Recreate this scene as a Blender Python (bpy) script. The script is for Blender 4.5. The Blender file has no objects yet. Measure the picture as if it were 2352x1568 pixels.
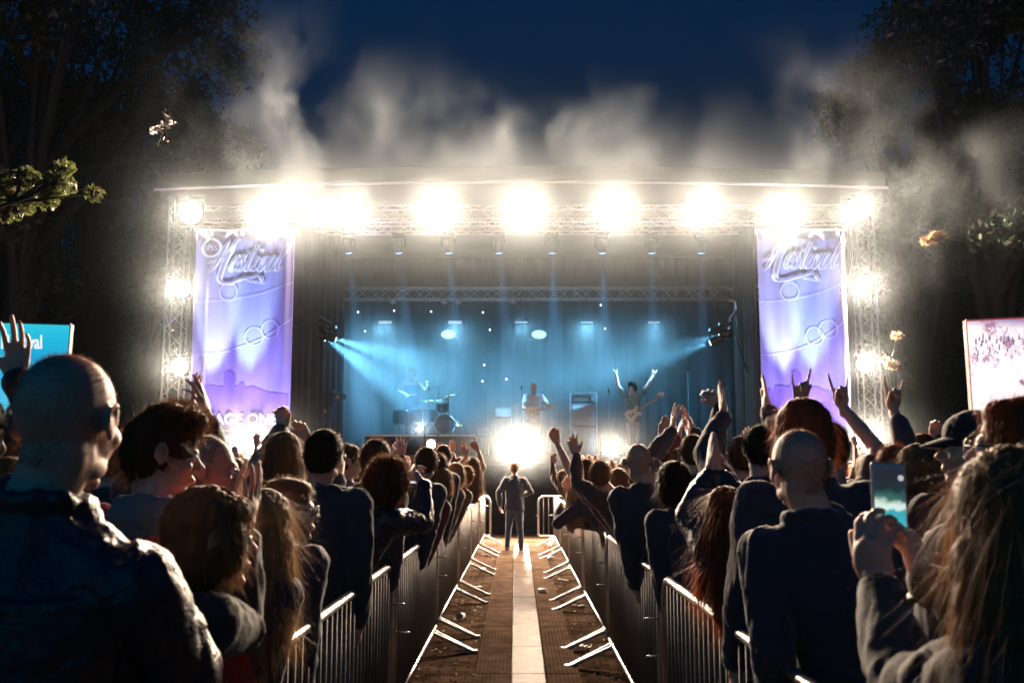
import bpy, math, random
import numpy as np
from mathutils import Vector, Matrix, Euler

S = bpy.context.scene
COL = S.collection
PI = math.pi
rnd = random.Random(7)

# ---------------------------------------------------------------- camera
CAMH = 1.60
F = 2330.0                     # focal length in pixels of a 2352 px wide picture
PITCH = math.atan(294.0 / F)
YAW = math.atan(16.0 / F)
cam_d = bpy.data.cameras.new('camera')
cam = bpy.data.objects.new('camera', cam_d)
COL.objects.link(cam)
cam.location = (0, 0, CAMH)
cam.rotation_euler = (PI / 2 + PITCH, 0, YAW)
cam_d.sensor_width = 36.0
cam_d.lens = 36.0 * F / 2352.0
cam_d.clip_start = 0.05
cam_d.clip_end = 500
cam_d.dof.use_dof = True
cam_d.dof.focus_distance = 14.0
cam_d.dof.aperture_fstop = 6.5
S.camera = cam
CM = cam.rotation_euler.to_matrix()

def P(px, py, Y):
    """world point at depth Y seen at (px, py) of the 2352 x 1568 photograph"""
    d = CM @ Vector(((px - 1176) / F, (784 - py) / F, -1))
    t = Y / d.y
    return Vector((0, 0, CAMH)) + d * t

# ---------------------------------------------------------------- world, exposure
W = bpy.data.worlds.new('World')
S.world = W
W.use_nodes = True
nt = W.node_tree
for n in list(nt.nodes):
    nt.nodes.remove(n)
sky = nt.nodes.new('ShaderNodeTexSky')
sky.sky_type = 'NISHITA'
sky.sun_disc = False
sky.sun_elevation = math.radians(-4)
sky.sun_rotation = math.radians(200)
sky.air_density = 1.0
sky.ozone_density = 3.0
mixc = nt.nodes.new('ShaderNodeMixRGB')
mixc.blend_type = 'MULTIPLY'
mixc.inputs[0].default_value = 1
mixc.inputs[2].default_value = (0.0, 1.15, 1.0, 1)
bg = nt.nodes.new('ShaderNodeBackground')
bg.inputs[1].default_value = 3.1
out = nt.nodes.new('ShaderNodeOutputWorld')
nt.links.new(sky.outputs[0], mixc.inputs[1])
nt.links.new(mixc.outputs[0], bg.inputs[0])
nt.links.new(bg.outputs[0], out.inputs[0])

vs = S.view_settings
vs.view_transform = 'Standard'
vs.look = 'None'
vs.exposure = 0
vs.gamma = 1
S.render.engine = 'CYCLES'
cy = S.cycles
cy.use_denoising = True
cy.max_bounces = 5
cy.diffuse_bounces = 1
cy.glossy_bounces = 2
cy.transmission_bounces = 4
cy.transparent_max_bounces = 12
cy.volume_bounces = 0
cy.volume_step_rate = 1.0
cy.volume_max_steps = 96
cy.sample_clamp_indirect = 3.0
cy.sample_clamp_direct = 0
cy.caustics_reflective = False
cy.caustics_refractive = False
cy.use_light_tree = True
cy.filter_width = 1.7

# ---------------------------------------------------------------- helpers
MATS = {}
def mat(name, col, rough=0.6, metal=0.0, emit=None, es=0.0, spec=0.5, noise=None, bump=None, sub=0.0,
        trans=0.0, alpha=None, two=None, stretch=(1, 1, 1), sheen=0.0):
    if name in MATS:
        return MATS[name]
    m = bpy.data.materials.new(name)
    m.use_nodes = True
    t = m.node_tree
    b = t.nodes['Principled BSDF']
    b.inputs['Base Color'].default_value = (*col, 1)
    b.inputs['Roughness'].default_value = rough
    b.inputs['Metallic'].default_value = metal
    b.inputs['Specular IOR Level'].default_value = spec
    if sub:
        b.inputs['Subsurface Weight'].default_value = sub
        b.inputs['Subsurface Radius'].default_value = (0.9, 0.25, 0.12)
        b.inputs['Subsurface Scale'].default_value = 0.012
    if trans:
        b.inputs['Transmission Weight'].default_value = trans
    if sheen:
        b.inputs['Sheen Weight'].default_value = sheen
    if alpha is not None:
        b.inputs['Alpha'].default_value = alpha
    if emit:
        b.inputs['Emission Color'].default_value = (*emit, 1)
        b.inputs['Emission Strength'].default_value = es
        m.cycles.emission_sampling = 'NONE'
    if noise or bump:
        tc = t.nodes.new('ShaderNodeTexCoord')
        mp = t.nodes.new('ShaderNodeMapping')
        mp.inputs['Scale'].default_value = stretch
        t.links.new(tc.outputs['Object'], mp.inputs[0])
    if noise:
        sc, amt = noise
        nz = t.nodes.new('ShaderNodeTexNoise')
        nz.inputs['Scale'].default_value = sc
        nz.inputs['Detail'].default_value = 5
        t.links.new(mp.outputs[0], nz.inputs['Vector'])
        rp = t.nodes.new('ShaderNodeMapRange')
        rp.inputs[1].default_value = 0.3
        rp.inputs[2].default_value = 0.7
        t.links.new(nz.outputs[0], rp.inputs[0])
        mx = t.nodes.new('ShaderNodeMixRGB')
        c2 = two if two else tuple(c * (1 - amt) for c in col)
        mx.inputs[1].default_value = (*col, 1)
        mx.inputs[2].default_value = (*c2, 1)
        t.links.new(rp.outputs[0], mx.inputs[0])
        t.links.new(mx.outputs[0], b.inputs['Base Color'])
    if bump:
        sc, amt = bump
        n2 = t.nodes.new('ShaderNodeTexNoise')
        n2.inputs['Scale'].default_value = sc
        n2.inputs['Detail'].default_value = 4
        t.links.new(mp.outputs[0], n2.inputs['Vector'])
        bp = t.nodes.new('ShaderNodeBump')
        bp.inputs['Strength'].default_value = amt
        bp.inputs['Distance'].default_value = 0.02
        t.links.new(n2.outputs[0], bp.inputs['Height'])
        t.links.new(bp.outputs[0], b.inputs['Normal'])
    MATS[name] = m
    return m

class MB:
    def __init__(s):
        s.v = []; s.f = []
    def add(s, vs_, fs_):
        o = len(s.v)
        s.v.extend([tuple(v) for v in vs_])
        s.f.extend([tuple(i + o for i in f) for f in fs_])
        return s
    def box(s, c, d, M=None, bev=0.0):
        x, y, z = d[0] / 2, d[1] / 2, d[2] / 2
        if bev > 0:
            b = min(bev, x * .9, y * .9, z * .9)
            vs_ = []
            for sz in (-1, 1):
                for k, (sx, sy) in enumerate(((-1, -1), (1, -1), (1, 1), (-1, 1))):
                    vs_.append((sx * (x - b), sy * (y - b), sz * z))
            for sz in (-1, 1):
                for (sx, sy) in ((-1, -1), (1, -1), (1, 1), (-1, 1)):
                    vs_.append((sx * x, sy * (y - b), sz * (z - b)))
                    vs_.append((sx * (x - b), sy * y, sz * (z - b)))
            # convex hull style faces
            q = [(3, 2, 1, 0), (4, 5, 6, 7)]
            def L(sz, k, a): return 8 + (0 if sz < 0 else 8) + 2 * k + a
            for sz, base in ((-1, 0), (1, 4)):
                for k in range(4):
                    q.append((base + k, L(sz, k, 0), L(sz, k, 1)))
                k = 0
                q.append((base + 0, base + 1, L(sz, 1, 1), L(sz, 0, 1)))
                q.append((base + 1, base + 2, L(sz, 2, 0), L(sz, 1, 0)))
                q.append((base + 2, base + 3, L(sz, 3, 1), L(sz, 2, 1)))
                q.append((base + 3, base + 0, L(sz, 0, 0), L(sz, 3, 0)))
            q.append((L(-1, 0, 1), L(-1, 1, 1), L(1, 1, 1), L(1, 0, 1)))
            q.append((L(-1, 1, 0), L(-1, 2, 0), L(1, 2, 0), L(1, 1, 0)))
            q.append((L(-1, 2, 1), L(-1, 3, 1), L(1, 3, 1), L(1, 2, 1)))
            q.append((L(-1, 3, 0), L(-1, 0, 0), L(1, 0, 0), L(1, 3, 0)))
            for k in range(4):
                q.append((L(-1, k, 0), L(-1, k, 1), L(1, k, 1), L(1, k, 0)))
            fs_ = q
        else:
            vs_ = [(sx * x, sy * y, sz * z) for sz in (-1, 1) for sx, sy in ((-1, -1), (1, -1), (1, 1), (-1, 1))]
            fs_ = [(3, 2, 1, 0), (4, 5, 6, 7), (0, 1, 5, 4), (1, 2, 6, 5), (2, 3, 7, 6), (3, 0, 4, 7)]
        c = Vector(c)
        vv = [(M @ Vector(v) if M else Vector(v)) + c for v in vs_]
        return s.add(vv, fs_)
    def tube(s, pts, r, n=8, cap=True, flat=None):
        pts = [Vector(p) for p in pts]
        R = r if isinstance(r, (list, tuple)) else [r] * len(pts)
        rings = []
        up = Vector((0, 0, 1))
        d0 = (pts[1] - pts[0]).normalized()
        if abs(d0.z) > .9: up = Vector((0, 1, 0))
        a = d0.cross(up).normalized()
        for i, p in enumerate(pts):
            if i == 0: d = pts[1] - pts[0]
            elif i == len(pts) - 1: d = pts[-1] - pts[-2]
            else: d = (pts[i + 1] - pts[i]).normalized() + (pts[i] - pts[i - 1]).normalized()
            d.normalize()
            a = (a - d * a.dot(d)).normalized()
            b = d.cross(a)
            rings.append([p + (a * math.cos(2 * PI * k / n) + b * math.sin(2 * PI * k / n)) * R[i] for k in range(n)])
        vv = [v for rg in rings for v in rg]
        ff = []
        for i in range(len(pts) - 1):
            for k in range(n):
                k2 = (k + 1) % n
                ff.append((i * n + k, i * n + k2, (i + 1) * n + k2, (i + 1) * n + k))
        if cap:
            ff.append(tuple(range(n))[::-1])
            ff.append(tuple((len(pts) - 1) * n + k for k in range(n)))
        return s.add(vv, ff)
    def ell(s, c, r, M=None, nu=16, nv=10):
        c = Vector(c)
        if not isinstance(r, (tuple, list)): r = (r, r, r)
        vv = [Vector((0, 0, -r[2]))]
        for j in range(1, nv):
            th = PI * j / nv
            for i in range(nu):
                ph = 2 * PI * i / nu
                vv.append(Vector((r[0] * math.sin(th) * math.cos(ph), r[1] * math.sin(th) * math.sin(ph), -r[2] * math.cos(th))))
        vv.append(Vector((0, 0, r[2])))
        ff = []
        for i in range(nu):
            ff.append((0, 1 + (i + 1) % nu, 1 + i))
            for j in range(nv - 2):
                a = 1 + j * nu
                ff.append((a + i, a + (i + 1) % nu, a + nu + (i + 1) % nu, a + nu + i))
            a = 1 + (nv - 2) * nu
            ff.append((a + i, a + (i + 1) % nu, len(vv) - 1))
        return s.add([(M @ v if M else v) + c for v in vv], ff)
    def lathe(s, prof, c=(0, 0, 0), n=20, M=None):
        c = Vector(c)
        vv = []
        for r, z in prof:
            for k in range(n):
                a = 2 * PI * k / n
                v = Vector((r * math.cos(a), r * math.sin(a), z))
                vv.append((M @ v if M else v) + c)
        ff = []
        for i in range(len(prof) - 1):
            for k in range(n):
                k2 = (k + 1) % n
                ff.append((i * n + k, i * n + k2, (i + 1) * n + k2, (i + 1) * n + k))
        ff.append(tuple(range(n))[::-1])
        ff.append(tuple((len(prof) - 1) * n + k for k in range(n)))
        return s.add(vv, ff)
    def prism(s, poly, y0, y1, M=None, c=(0, 0, 0)):
        """polygon in x,z extruded along y"""
        c = Vector(c); n = len(poly)
        vv = [Vector((x, y, z)) for y in (y0, y1) for x, z in poly]
        ff = [tuple(range(n)), tuple(range(2 * n - 1, n - 1, -1))]
        for k in range(n):
            k2 = (k + 1) % n
            ff.append((k, k + n, k2 + n, k2))
        return s.add([(M @ v if M else v) + c for v in vv], ff)
    def mesh(s, name):
        me = bpy.data.meshes.new(name)
        me.from_pydata(s.v, [], s.f)
        me.update()
        return me
    def build(s, name, m, parent=None, smooth=False, local=False):
        """verts are in world space; with a parent they are stored relative to it"""
        me = s.mesh(name)
        return obj(name, me, m, parent, smooth, local)

def obj(name, me, m, parent=None, smooth=False, local=False):
    o = bpy.data.objects.new(name, me)
    COL.objects.link(o)
    if m is not None:
        me.materials.append(m)
    if smooth and len(me.polygons):
        me.polygons.foreach_set('use_smooth', [True] * len(me.polygons))
    if parent:
        o.parent = parent
        if not local:
            wm = parent.matrix_basis.copy()
            q = parent.parent
            while q:
                wm = q.matrix_basis @ wm
                q = q.parent
            me.transform(wm.inverted())
    return o

def tag(o, label=None, cat=None, group=None, kind=None):
    if label: o['label'] = label
    if cat: o['category'] = cat
    if group: o['group'] = group
    if kind: o['kind'] = kind
    return o

def empty(name, loc, label=None, cat=None, group=None, rot=None):
    o = bpy.data.objects.new(name, None)
    COL.objects.link(o)
    o.location = loc
    o.empty_display_size = 0.2
    if rot: o.rotation_euler = rot
    return tag(o, label, cat, group)

def copy_tree(o, parent=None):
    c = o.copy(); COL.objects.link(c); c.parent = parent
    for ch in list(o.children): copy_tree(ch, c)
    return c

def frame_to(d):
    """rotation whose local -Z... +Y axis points along d, Z kept up"""
    d = Vector(d).normalized()
    return d.to_track_quat('Y', 'Z').to_matrix()
# ================================================================ stage
YF = 25.0        # front of the stage roof
YB = 34.0
black_metal = mat('black_metal', (0.03, 0.03, 0.032), 0.45, 0.6)
alu = mat('aluminium', (0.55, 0.56, 0.58), 0.35, 0.9)
black_cloth = mat('black_cloth', (0.012, 0.013, 0.016), 0.9, noise=(3, .5), bump=(8, .4))
lens_m = mat('blinder_lens', (1, 1, 1), 0.3, emit=(1.0, 0.86, 0.66), es=40)
housing_m = mat('lamp_housing', (0.02, 0.02, 0.02), 0.5, 0.3)

LAMP = 7
def spot(name, loc, to, power, col, ang, blend=0.5, r=0.08, parent=None):
    l = bpy.data.lights.new(name, 'SPOT')
    l.energy = power * (LAMP if name == 'blinder_beam' else 1); l.color = col; l.spot_size = math.radians(ang); l.spot_blend = blend
    l.shadow_soft_size = r
    o = bpy.data.objects.new(name, l)
    COL.objects.link(o)
    q = (Vector(to) - Vector(loc)).to_track_quat('-Z', 'Y')
    if parent:
        o.parent = parent
        mw = parent.matrix_basis.inverted() @ Matrix.LocRotScale(Vector(loc), q, None)
        o.matrix_basis = mw
    else:
        o.location = loc; o.rotation_euler = q.to_euler()
    return o

WARM = (1.0, 0.74, 0.52)
def blinder(p, label, power, size=0.5, warm=WARM, group=None, target=(0, 3, 1.5), lamps=4):
    p = Vector(p); target = (p.x * .8, target[1], target[2])
    R = frame_to(Vector(target) - p)                    # local +Y points at the crowd
    root = empty('blinder_lamp', p, label, 'stage light', group)
    root.rotation_euler = R.to_euler()
    h = size / 2
    m = MB(); m.box((0, -0.09, 0), (size, 0.16, size), bev=0.02)
    for k in range(5): m.box((0, -0.19, -h * .7 + k * h * .35), (size * .8, 0.04, 0.015))
    m.build('housing', housing_m, root, local=True)
    m = MB(); m.tube([(-h - .04, -.08, 0), (-h - .04, -.08, h + .12), (h + .04, -.08, h + .12), (h + .04, -.08, 0)], .016, 6)
    m.build('yoke', black_metal, root, local=True)
    m = MB(); m.lathe([(h * .90, -.02), (h * .86, .0), (h * .6, .02), (.001, .035)], (0, 0, 0), 24, Matrix.Rotation(-PI / 2, 3, 'X'))
    m.build('lens', lens_m, root, True, local=True)
    m = MB(); m.tube([(h * .93 * math.cos(k * PI / 12), .0, h * .93 * math.sin(k * PI / 12)) for k in range(25)], .014, 6); m.build('lens_ring', housing_m, root, local=True)
    pw = p + R @ Vector((0, 0.12, 0))
    spot('blinder_beam', pw, Vector(target), power, warm, 172, 0.35, 0.16, root)
    return root

TOPX = [437, 615, 808, 1005, 1205, 1410, 1610, 1800, 1967]
names = ['far left end', 'second from the left', 'third from the left', 'fourth from the left', 'middle',
         'fourth from the right', 'third from the right', 'second from the right', 'far right end']
ypix = [488, 484, 484, 484, 484, 484, 484, 482, 482]
pw = [700, 1000, 1200, 1500, 1500, 1500, 1400, 1100, 900]
for x, y, n, w in zip(TOPX, ypix, names, pw):
    lab = 'glaring white blinder lamp on the stage roof truss, ' + (n if 'end' in n or n == 'middle' else n) + ' of the row'
    blinder(P(x, y, YF - .15), lab, w * .9, 0.62, group='blinder lamps along the roof truss', target=(0, 3, 4.5))
for x, y, n, w in ((417, 663, 'upper of the two on the left stage tower', 600), (412, 842, 'lower of the two on the left stage tower', 500),
                   (1977, 660, 'upper of the two on the right stage tower', 600), (1987, 835, 'lower of the two on the right stage tower', 500)):
    blinder(P(x, y, YF - .15), 'bright white blinder lamp, ' + n, w, 0.45, group='blinder lamps on the stage towers', target=(0, 6, 1.2))
for x, y, n, w, s in ((585, 1022, 'bright lamp at crowd height below the left banner', 500, .45),
                (1193, 1036, 'very bright blinder on the stage lip straight above the aisle', 850, .5),
                (1400, 1030, 'bright lamp on the stage lip in front of the bass player', 350, .35),
                (1985, 1006, 'bright lamp at crowd height below the right stage tower', 400, .4),
                (990, 1020, 'small bright lamp on the stage lip below the drum riser', 160, .2)):
    blinder(P(x, y, YF - .4), n, w, s + .05, group='blinder lamps on the stage lip', target=(0, 4, 1.4))

# stage body ------------------------------------------------------
zdeck = P(1176, 1046, 27).z
xl = P(412, 800, YF).x - .3; xr = P(1982, 800, YF).x + .3
ztruss = P(1176, 430, YF).z
stage = empty('stage', (0, YF, 0), 'open air concert stage with arched roof, truss towers and black drapes', 'stage')
m = MB(); m.box(((xl + xr) / 2, (YF + YB) / 2 + .4, zdeck - .12), (xr - xl, YB - YF - .8, .24)); m.build('deck', mat('stage_deck', (.03, .03, .035), .35, noise=(2, .4)), stage)
m = MB()
for i in range(64):
    x = xl + (xr - xl) * (i + .5) / 64
    m.box((x, YF + .88 + .03 * math.sin(i * 2.1), (zdeck - .25) / 2), ((xr - xl) / 64 * 1.05, .06, zdeck - .25))
m.build('skirt', black_cloth, stage)

def truss(m, a, b, w=.4, n=None, r=.025, up=Vector((0, 0, 1))):
    a = Vector(a); b = Vector(b); d = (b - a); L = d.length; d.normalize()
    s = d.cross(up)
    if s.length < .1: s = Vector((1, 0, 0))
    s.normalize(); u = s.cross(d)
    cs = [(s * i + u * j) * w / 2 for i, j in ((-1, -1), (1, -1), (1, 1), (-1, 1))]
    for c in cs: m.tube([a + c, b + c], r, 6)
    n = n or max(2, int(L / w))
    for k in range(n):
        p = a + d * L * k / n; q = a + d * L * (k + 1) / n
        for i in range(4):
            c0, c1 = cs[i], cs[(i + 1) % 4]
            m.tube([p + c0, q + c1] if k % 2 else [p + c1, q + c0], r * .5, 5, cap=False)
for sx in (xl + .1, xr - .1):
    m = MB(); truss(m, (sx, YF + .25, 0), (sx, YF + .25, ztruss - .2), .42); m.build('tower', alu, stage)
    m = MB(); truss(m, (sx, YB, 0), (sx, YB, ztruss - .2), .42); m.build('tower', alu, stage)
m = MB(); truss(m, (xl, YF + .25, P(1176, 490, YF).z), (xr, YF + .25, P(1176, 490, YF).z), .42); m.build('front_truss', alu, stage)
# arched roof
def arch(x, base, rise):
    t = (x - (xl + xr) / 2) / ((xr - xl) / 2)
    return base + rise * (1 - t * t)
zb = P(400, 441, YF).z
m = MB(); N = 40
for i in range(N):
    x0 = xl - .35 + (xr - xl + .7) * i / N; x1 = xl - .35 + (xr - xl + .7) * (i + 1) / N
    for (y0, y1) in ((YF - .25, YB + .5),):
        a0, a1 = arch(x0, zb, .16), arch(x1, zb, .16)
        t0, t1 = a0 + .42, a1 + .42
        vv = [(x0, y0, a0), (x1, y0, a1), (x1, y1, a1), (x0, y1, a0), (x0, y0, t0), (x1, y0, t1), (x1, y1, t1 + .5), (x0, y1, t0 + .5)]
        m.add(vv, [(0, 3, 2, 1), (4, 5, 6, 7), (0, 1, 5, 4), (2, 3, 7, 6)] + ([(0, 4, 7, 3)] if i == 0 else []) + ([(1, 2, 6, 5)] if i == N - 1 else []))
m.build('roof', mat('roof_canvas', (.13, .10, .08), .7, noise=(1.2, .35)), stage)
m = MB(); pts = [Vector((xl - .4 + (xr - xl + .8) * i / N, YF - .3, arch(xl - .4 + (xr - xl + .8) * i / N, zb, .16))) for i in range(N + 1)]
m.tube(pts, .035, 6); m.build('roof_edge_beam', mat('edge_beam', (.8, .7, .68), .3, .6), stage)
# back and side drapes with folds
def drape(name, x0, x1, y0, y1, z0, z1, m_, parent, amp=.08, folds=14, seed=0, thick=.02):
    r = random.Random(seed)
    n = folds * 8
    ph = [r.uniform(0, 6.28) for _ in range(4)]
    V_ = []; F_ = []
    nz = 10
    L = math.hypot(x1 - x0, y1 - y0); nx, ny = -(y1 - y0) / L, (x1 - x0) / L
    for j in range(nz + 1):
        z = z0 + (z1 - z0) * j / nz
        for i in range(n + 1):
            t = i / n
            a = amp * (math.sin(t * folds * 6.28 + ph[0] + .8 * math.sin(t * 9 + ph[1])) + .5 * math.sin(t * folds * 14.1 + ph[2])) * (1 - .35 * j / nz)
            x = x0 + (x1 - x0) * t + .3 * a; y = y0 + (y1 - y0) * t
            V_.append((x + nx * a, y + ny * a, z))
    for j in range(nz):
        for i in range(n):
            a = j * (n + 1) + i
            F_.append((a, a + 1, a + n + 2, a + n + 1))
    mb = MB(); mb.add(V_, F_)
    o = mb.build(name, m_, parent, True)
    sd = o.modifiers.new('thickness', 'SOLIDIFY'); sd.thickness = thick
    return o
back_m = mat('backdrop_cloth', (.03, .05, .06), .9, noise=(1, .3))
drape('backdrop', xl + .3, xr - .3, YB - .3, YB - .3, zdeck, ztruss, back_m, stage, .06, 40, 1)
wing_m = mat('wing_drape', (.045, .048, .055), .9, noise=(2, .4))
drape('side_drape', P(664, 800, 25.6).x, P(790, 800, 27.6).x, 25.6, 27.6, zdeck, ztruss - .5, wing_m, stage, .07, 8, 2)
drape('side_drape', P(1742, 800, 25.6).x, P(1690, 800, 27.6).x, 25.6, 27.6, zdeck, ztruss - .5, wing_m, stage, .07, 6, 3)
drape('side_drape', xl + .25, xl + .5, YF + .8, YB - .5, zdeck, ztruss - .5, black_cloth, stage, .07, 18, 4)
drape('side_drape', xr - .25, xr - .5, YF + .8, YB - .5, zdeck, ztruss - .5, black_cloth, stage, .07, 18, 5)
# rear and mid trusses
zr = P(1176, 700, 31.5).z
m = MB(); truss(m, (xl + 1.2, 31.5, zr + .35), (xr - 1.2, 31.5, zr + .35), .35); m.build('rear_truss', alu, stage)
zm = P(1176, 545, 26.7).z
m = MB(); truss(m, (xl + 1.2, 26.7, zm + .3), (xr - 1.2, 26.7, zm + .3), .35); m.build('mid_truss', alu, stage)

BLUE = (0.16, 0.50, 1.0)
CYAN = (0.16, 0.60, 1.0)
blue_lens = mat('blue_lens', (.2, .5, 1), .3, emit=(.25, .5, 1), es=2.0)
cyan_lens = mat('cyan_lens', (.6, .9, 1), .3, emit=(.45, .85, 1), es=9)
def moving_head(p, to, label, power, col, ang, lens, group, blend=.4, s=1.0):
    p = Vector(p)
    root = empty('moving_head_light', p, label, 'stage light', group)
    R = frame_to(Vector(to) - p)
    m = MB(); m.box((0, 0, .3 * s), (.34 * s, .26 * s, .12 * s), bev=.02); m.build('base', housing_m, root, local=True)
    m = MB(); m.tube([(-.17 * s, 0, 0), (-.17 * s, 0, .24 * s), (.17 * s, 0, .24 * s), (.17 * s, 0, 0)], .025 * s, 6); m.build('yoke', housing_m, root, local=True)
    m = MB(); m.lathe([(.05 * s, -.2 * s), (.11 * s, -.17 * s), (.13 * s, 0), (.12 * s, .14 * s), (.10 * s, .15 * s)], n=16, M=R @ Matrix.Rotation(-PI / 2, 3, 'X'))
    m.build('head', housing_m, root, True, local=True)
    m = MB(); m.lathe([(.095 * s, .0), (.09 * s, .015), (.001, .03)], R @ Vector((0, .15 * s, 0)), 16, M=R @ Matrix.Rotation(-PI / 2, 3, 'X'))
    m.build('lens', lens, root, True, local=True)
    spot('beam', p + R @ Vector((0, .2 * s, 0)), to, power, col, ang, blend, .05, root)
    return root
bx = [800, 915, 1030, 1145, 1268, 1383, 1497, 1610]
bn = ['first', 'second', 'third', 'fourth', 'fifth', 'sixth', 'seventh', 'eighth']
for k, x in enumerate(bx):
    p = P(x, 568, 26.7)
    moving_head(p, (p.x + (.5 if x < 1200 else .2), 27.9, zdeck), bn[k] + ' from the left of the blue moving head spots under the mid truss', 6500, BLUE, 12, blue_lens, 'blue moving head spots', .5)

# side clusters
for side, (x, y), to, lab in ((-1, (738, 772), (940, 905), 'left'), (1, (1655, 772), (1330, 900), 'right')):
    p = P(x, y, 26.6)
    for k in range(2):
        q = p + Vector((-.12 + .26 * k, .1, -.1 + .17 * k) if side > 0 else (-.02 + .24 * k, .1, .03 - .05 * k))
        moving_head(q, P(to[0] + 60 * k, to[1] - 60 * k, 28.2), ('lower' if k == 0 else 'upper') + ' cyan spotlight of the hanging pair at the ' + lab + ' side of the stage' if side > 0 else ('outer' if k == 0 else 'inner') + ' cyan spotlight of the hanging pair at the left side of the stage',
                    7000 if side < 0 else 8000, CYAN, 28, cyan_lens, 'cyan spotlights at the stage sides', .8, .9)
# ================================================================ ground, walkway, barriers
def ground_mat():
    m = mat('brick_paving', (.16, .10, .07), .55, spec=.0)
    t = m.node_tree; b = t.nodes['Principled BSDF']; N = t.nodes.new; L = t.links.new
    tc = N('ShaderNodeTexCoord')
    br = N('ShaderNodeTexBrick'); br.inputs['Scale'].default_value = 1.0
    br.inputs['Color1'].default_value = (.090, .056, .038, 1); br.inputs['Color2'].default_value = (.05, .032, .023, 1); br.inputs['Mortar'].default_value = (.03, .024, .02, 1)
    br.inputs['Mortar Size'].default_value = .008; br.inputs['Brick Width'].default_value = .21; br.inputs['Row Height'].default_value = .105
    L(tc.outputs['Object'], br.inputs['Vector'])
    nz = N('ShaderNodeTexNoise'); nz.inputs['Scale'].default_value = 2.5; nz.inputs['Detail'].default_value = 8; nz.inputs['Roughness'].default_value = .7
    L(tc.outputs['Object'], nz.inputs['Vector'])
    mx = N('ShaderNodeMixRGB'); mx.blend_type = 'MULTIPLY'; mx.inputs[0].default_value = .8
    cr = N('ShaderNodeMapRange'); cr.inputs[1].default_value = .35; cr.inputs[2].default_value = .65; cr.inputs[3].default_value = .35; cr.inputs[4].default_value = 1.3
    L(nz.outputs[0], cr.inputs[0]); L(br.outputs[0], mx.inputs[1]); L(cr.outputs[0], mx.inputs[2]); L(mx.outputs[0], b.inputs['Base Color'])
    bp = N('ShaderNodeBump'); bp.inputs['Strength'].default_value = .7; bp.inputs['Distance'].default_value = .012
    n2 = N('ShaderNodeTexNoise'); n2.inputs['Scale'].default_value = 60
    L(tc.outputs['Object'], n2.inputs['Vector'])
    ad = N('ShaderNodeMath'); ad.operation = 'MULTIPLY_ADD'; ad.inputs[1].default_value = .5
    L(n2.outputs[0], ad.inputs[0]); L(br.outputs['Fac'], ad.inputs[2])
    iv = N('ShaderNodeMath'); iv.operation = 'SUBTRACT'; iv.inputs[0].default_value = 1; L(ad.outputs[0], iv.inputs[1])
    L(iv.outputs[0], bp.inputs['Height']); L(bp.outputs[0], b.inputs['Normal'])
    rr = N('ShaderNodeMapRange'); rr.inputs[3].default_value = .35; rr.inputs[4].default_value = .8; L(nz.outputs[0], rr.inputs[0]); L(rr.outputs[0], b.inputs['Roughness'])
    return m
m = MB(); m.add([(-54, -24, 0), (54, -24, 0), (54, 72, 0), (-54, 72, 0)], [(0, 1, 2, 3)])
tag(m.build('ground', ground_mat()), kind='structure')

# ribbed boards of the walkway; the strips run from the camera to the gate
def strip(x0, x1, x0b, x1b, ribs, mt, name, y0=1.0, y1=22.5, h=.02, seam=1.2):
    m = MB(); r = random.Random(ribs)
    y = y0
    while y < y1:
        y2 = min(y + seam, y1) - .012
        def X(f, yy):
            t = (yy - y0) / (y1 - y0); a = x0 + (x0b - x0) * t; b = x1 + (x1b - x1) * t
            return a + (b - a) * f
        z = h + r.uniform(-.002, .002)
        n = max(1, ribs)
        for k in range(n):
            f0 = k / n + (.12 / n if ribs > 1 else 0); f1 = (k + 1) / n - (.12 / n if ribs > 1 else 0)
            vv = [(X(f0, y), y, z), (X(f1, y), y, z), (X(f1, y2), y2, z), (X(f0, y2), y2, z)]
            vv += [(a, b, .004) for a, b, c in vv]
            m.add(vv, [(0, 1, 2, 3), (0, 4, 5, 1), (1, 5, 6, 2), (2, 6, 7, 3), (3, 7, 4, 0)])
        if ribs > 1:
            vv = [(X(0, y), y, z - .008), (X(1, y), y, z - .008), (X(1, y2), y2, z - .008), (X(0, y2), y2, z - .008)]
            m.add(vv, [(0, 1, 2, 3)])
        y += seam
    return m.build(name, mt, walk)
walk = empty('walkway', (0, 12, 0), 'walkway of ribbed boards around a smooth strip down the aisle', 'walkway')
walk['kind'] = 'structure'
rib_m = mat('ribbed_board', (.105, .072, .052), .8, spec=.0, noise=(5, .5), bump=(40, .3))
smooth_m = mat('smooth_strip', (.11, .075, .053), .5, noise=(9, .5), bump=(25, .2), spec=.01)
strip(-.31, -.035, -.42, -.13, 9, rib_m, 'ribbed_board')
strip(-.02, .20, -.115, .20, 1, smooth_m, 'smooth_strip', h=.022)
strip(.215, .45, .215, .52, 8, rib_m, 'ribbed_board')
m = MB()
for k in range(260):
    y = 1.2 + k * .06
    m.lathe([(.006, 0), (.006, .004), (.001, .005)], (-.026 - .085 * (y - 1) / 21.5, y, .020), 6)
m.build('rivet_row', black_metal, walk)

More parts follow.
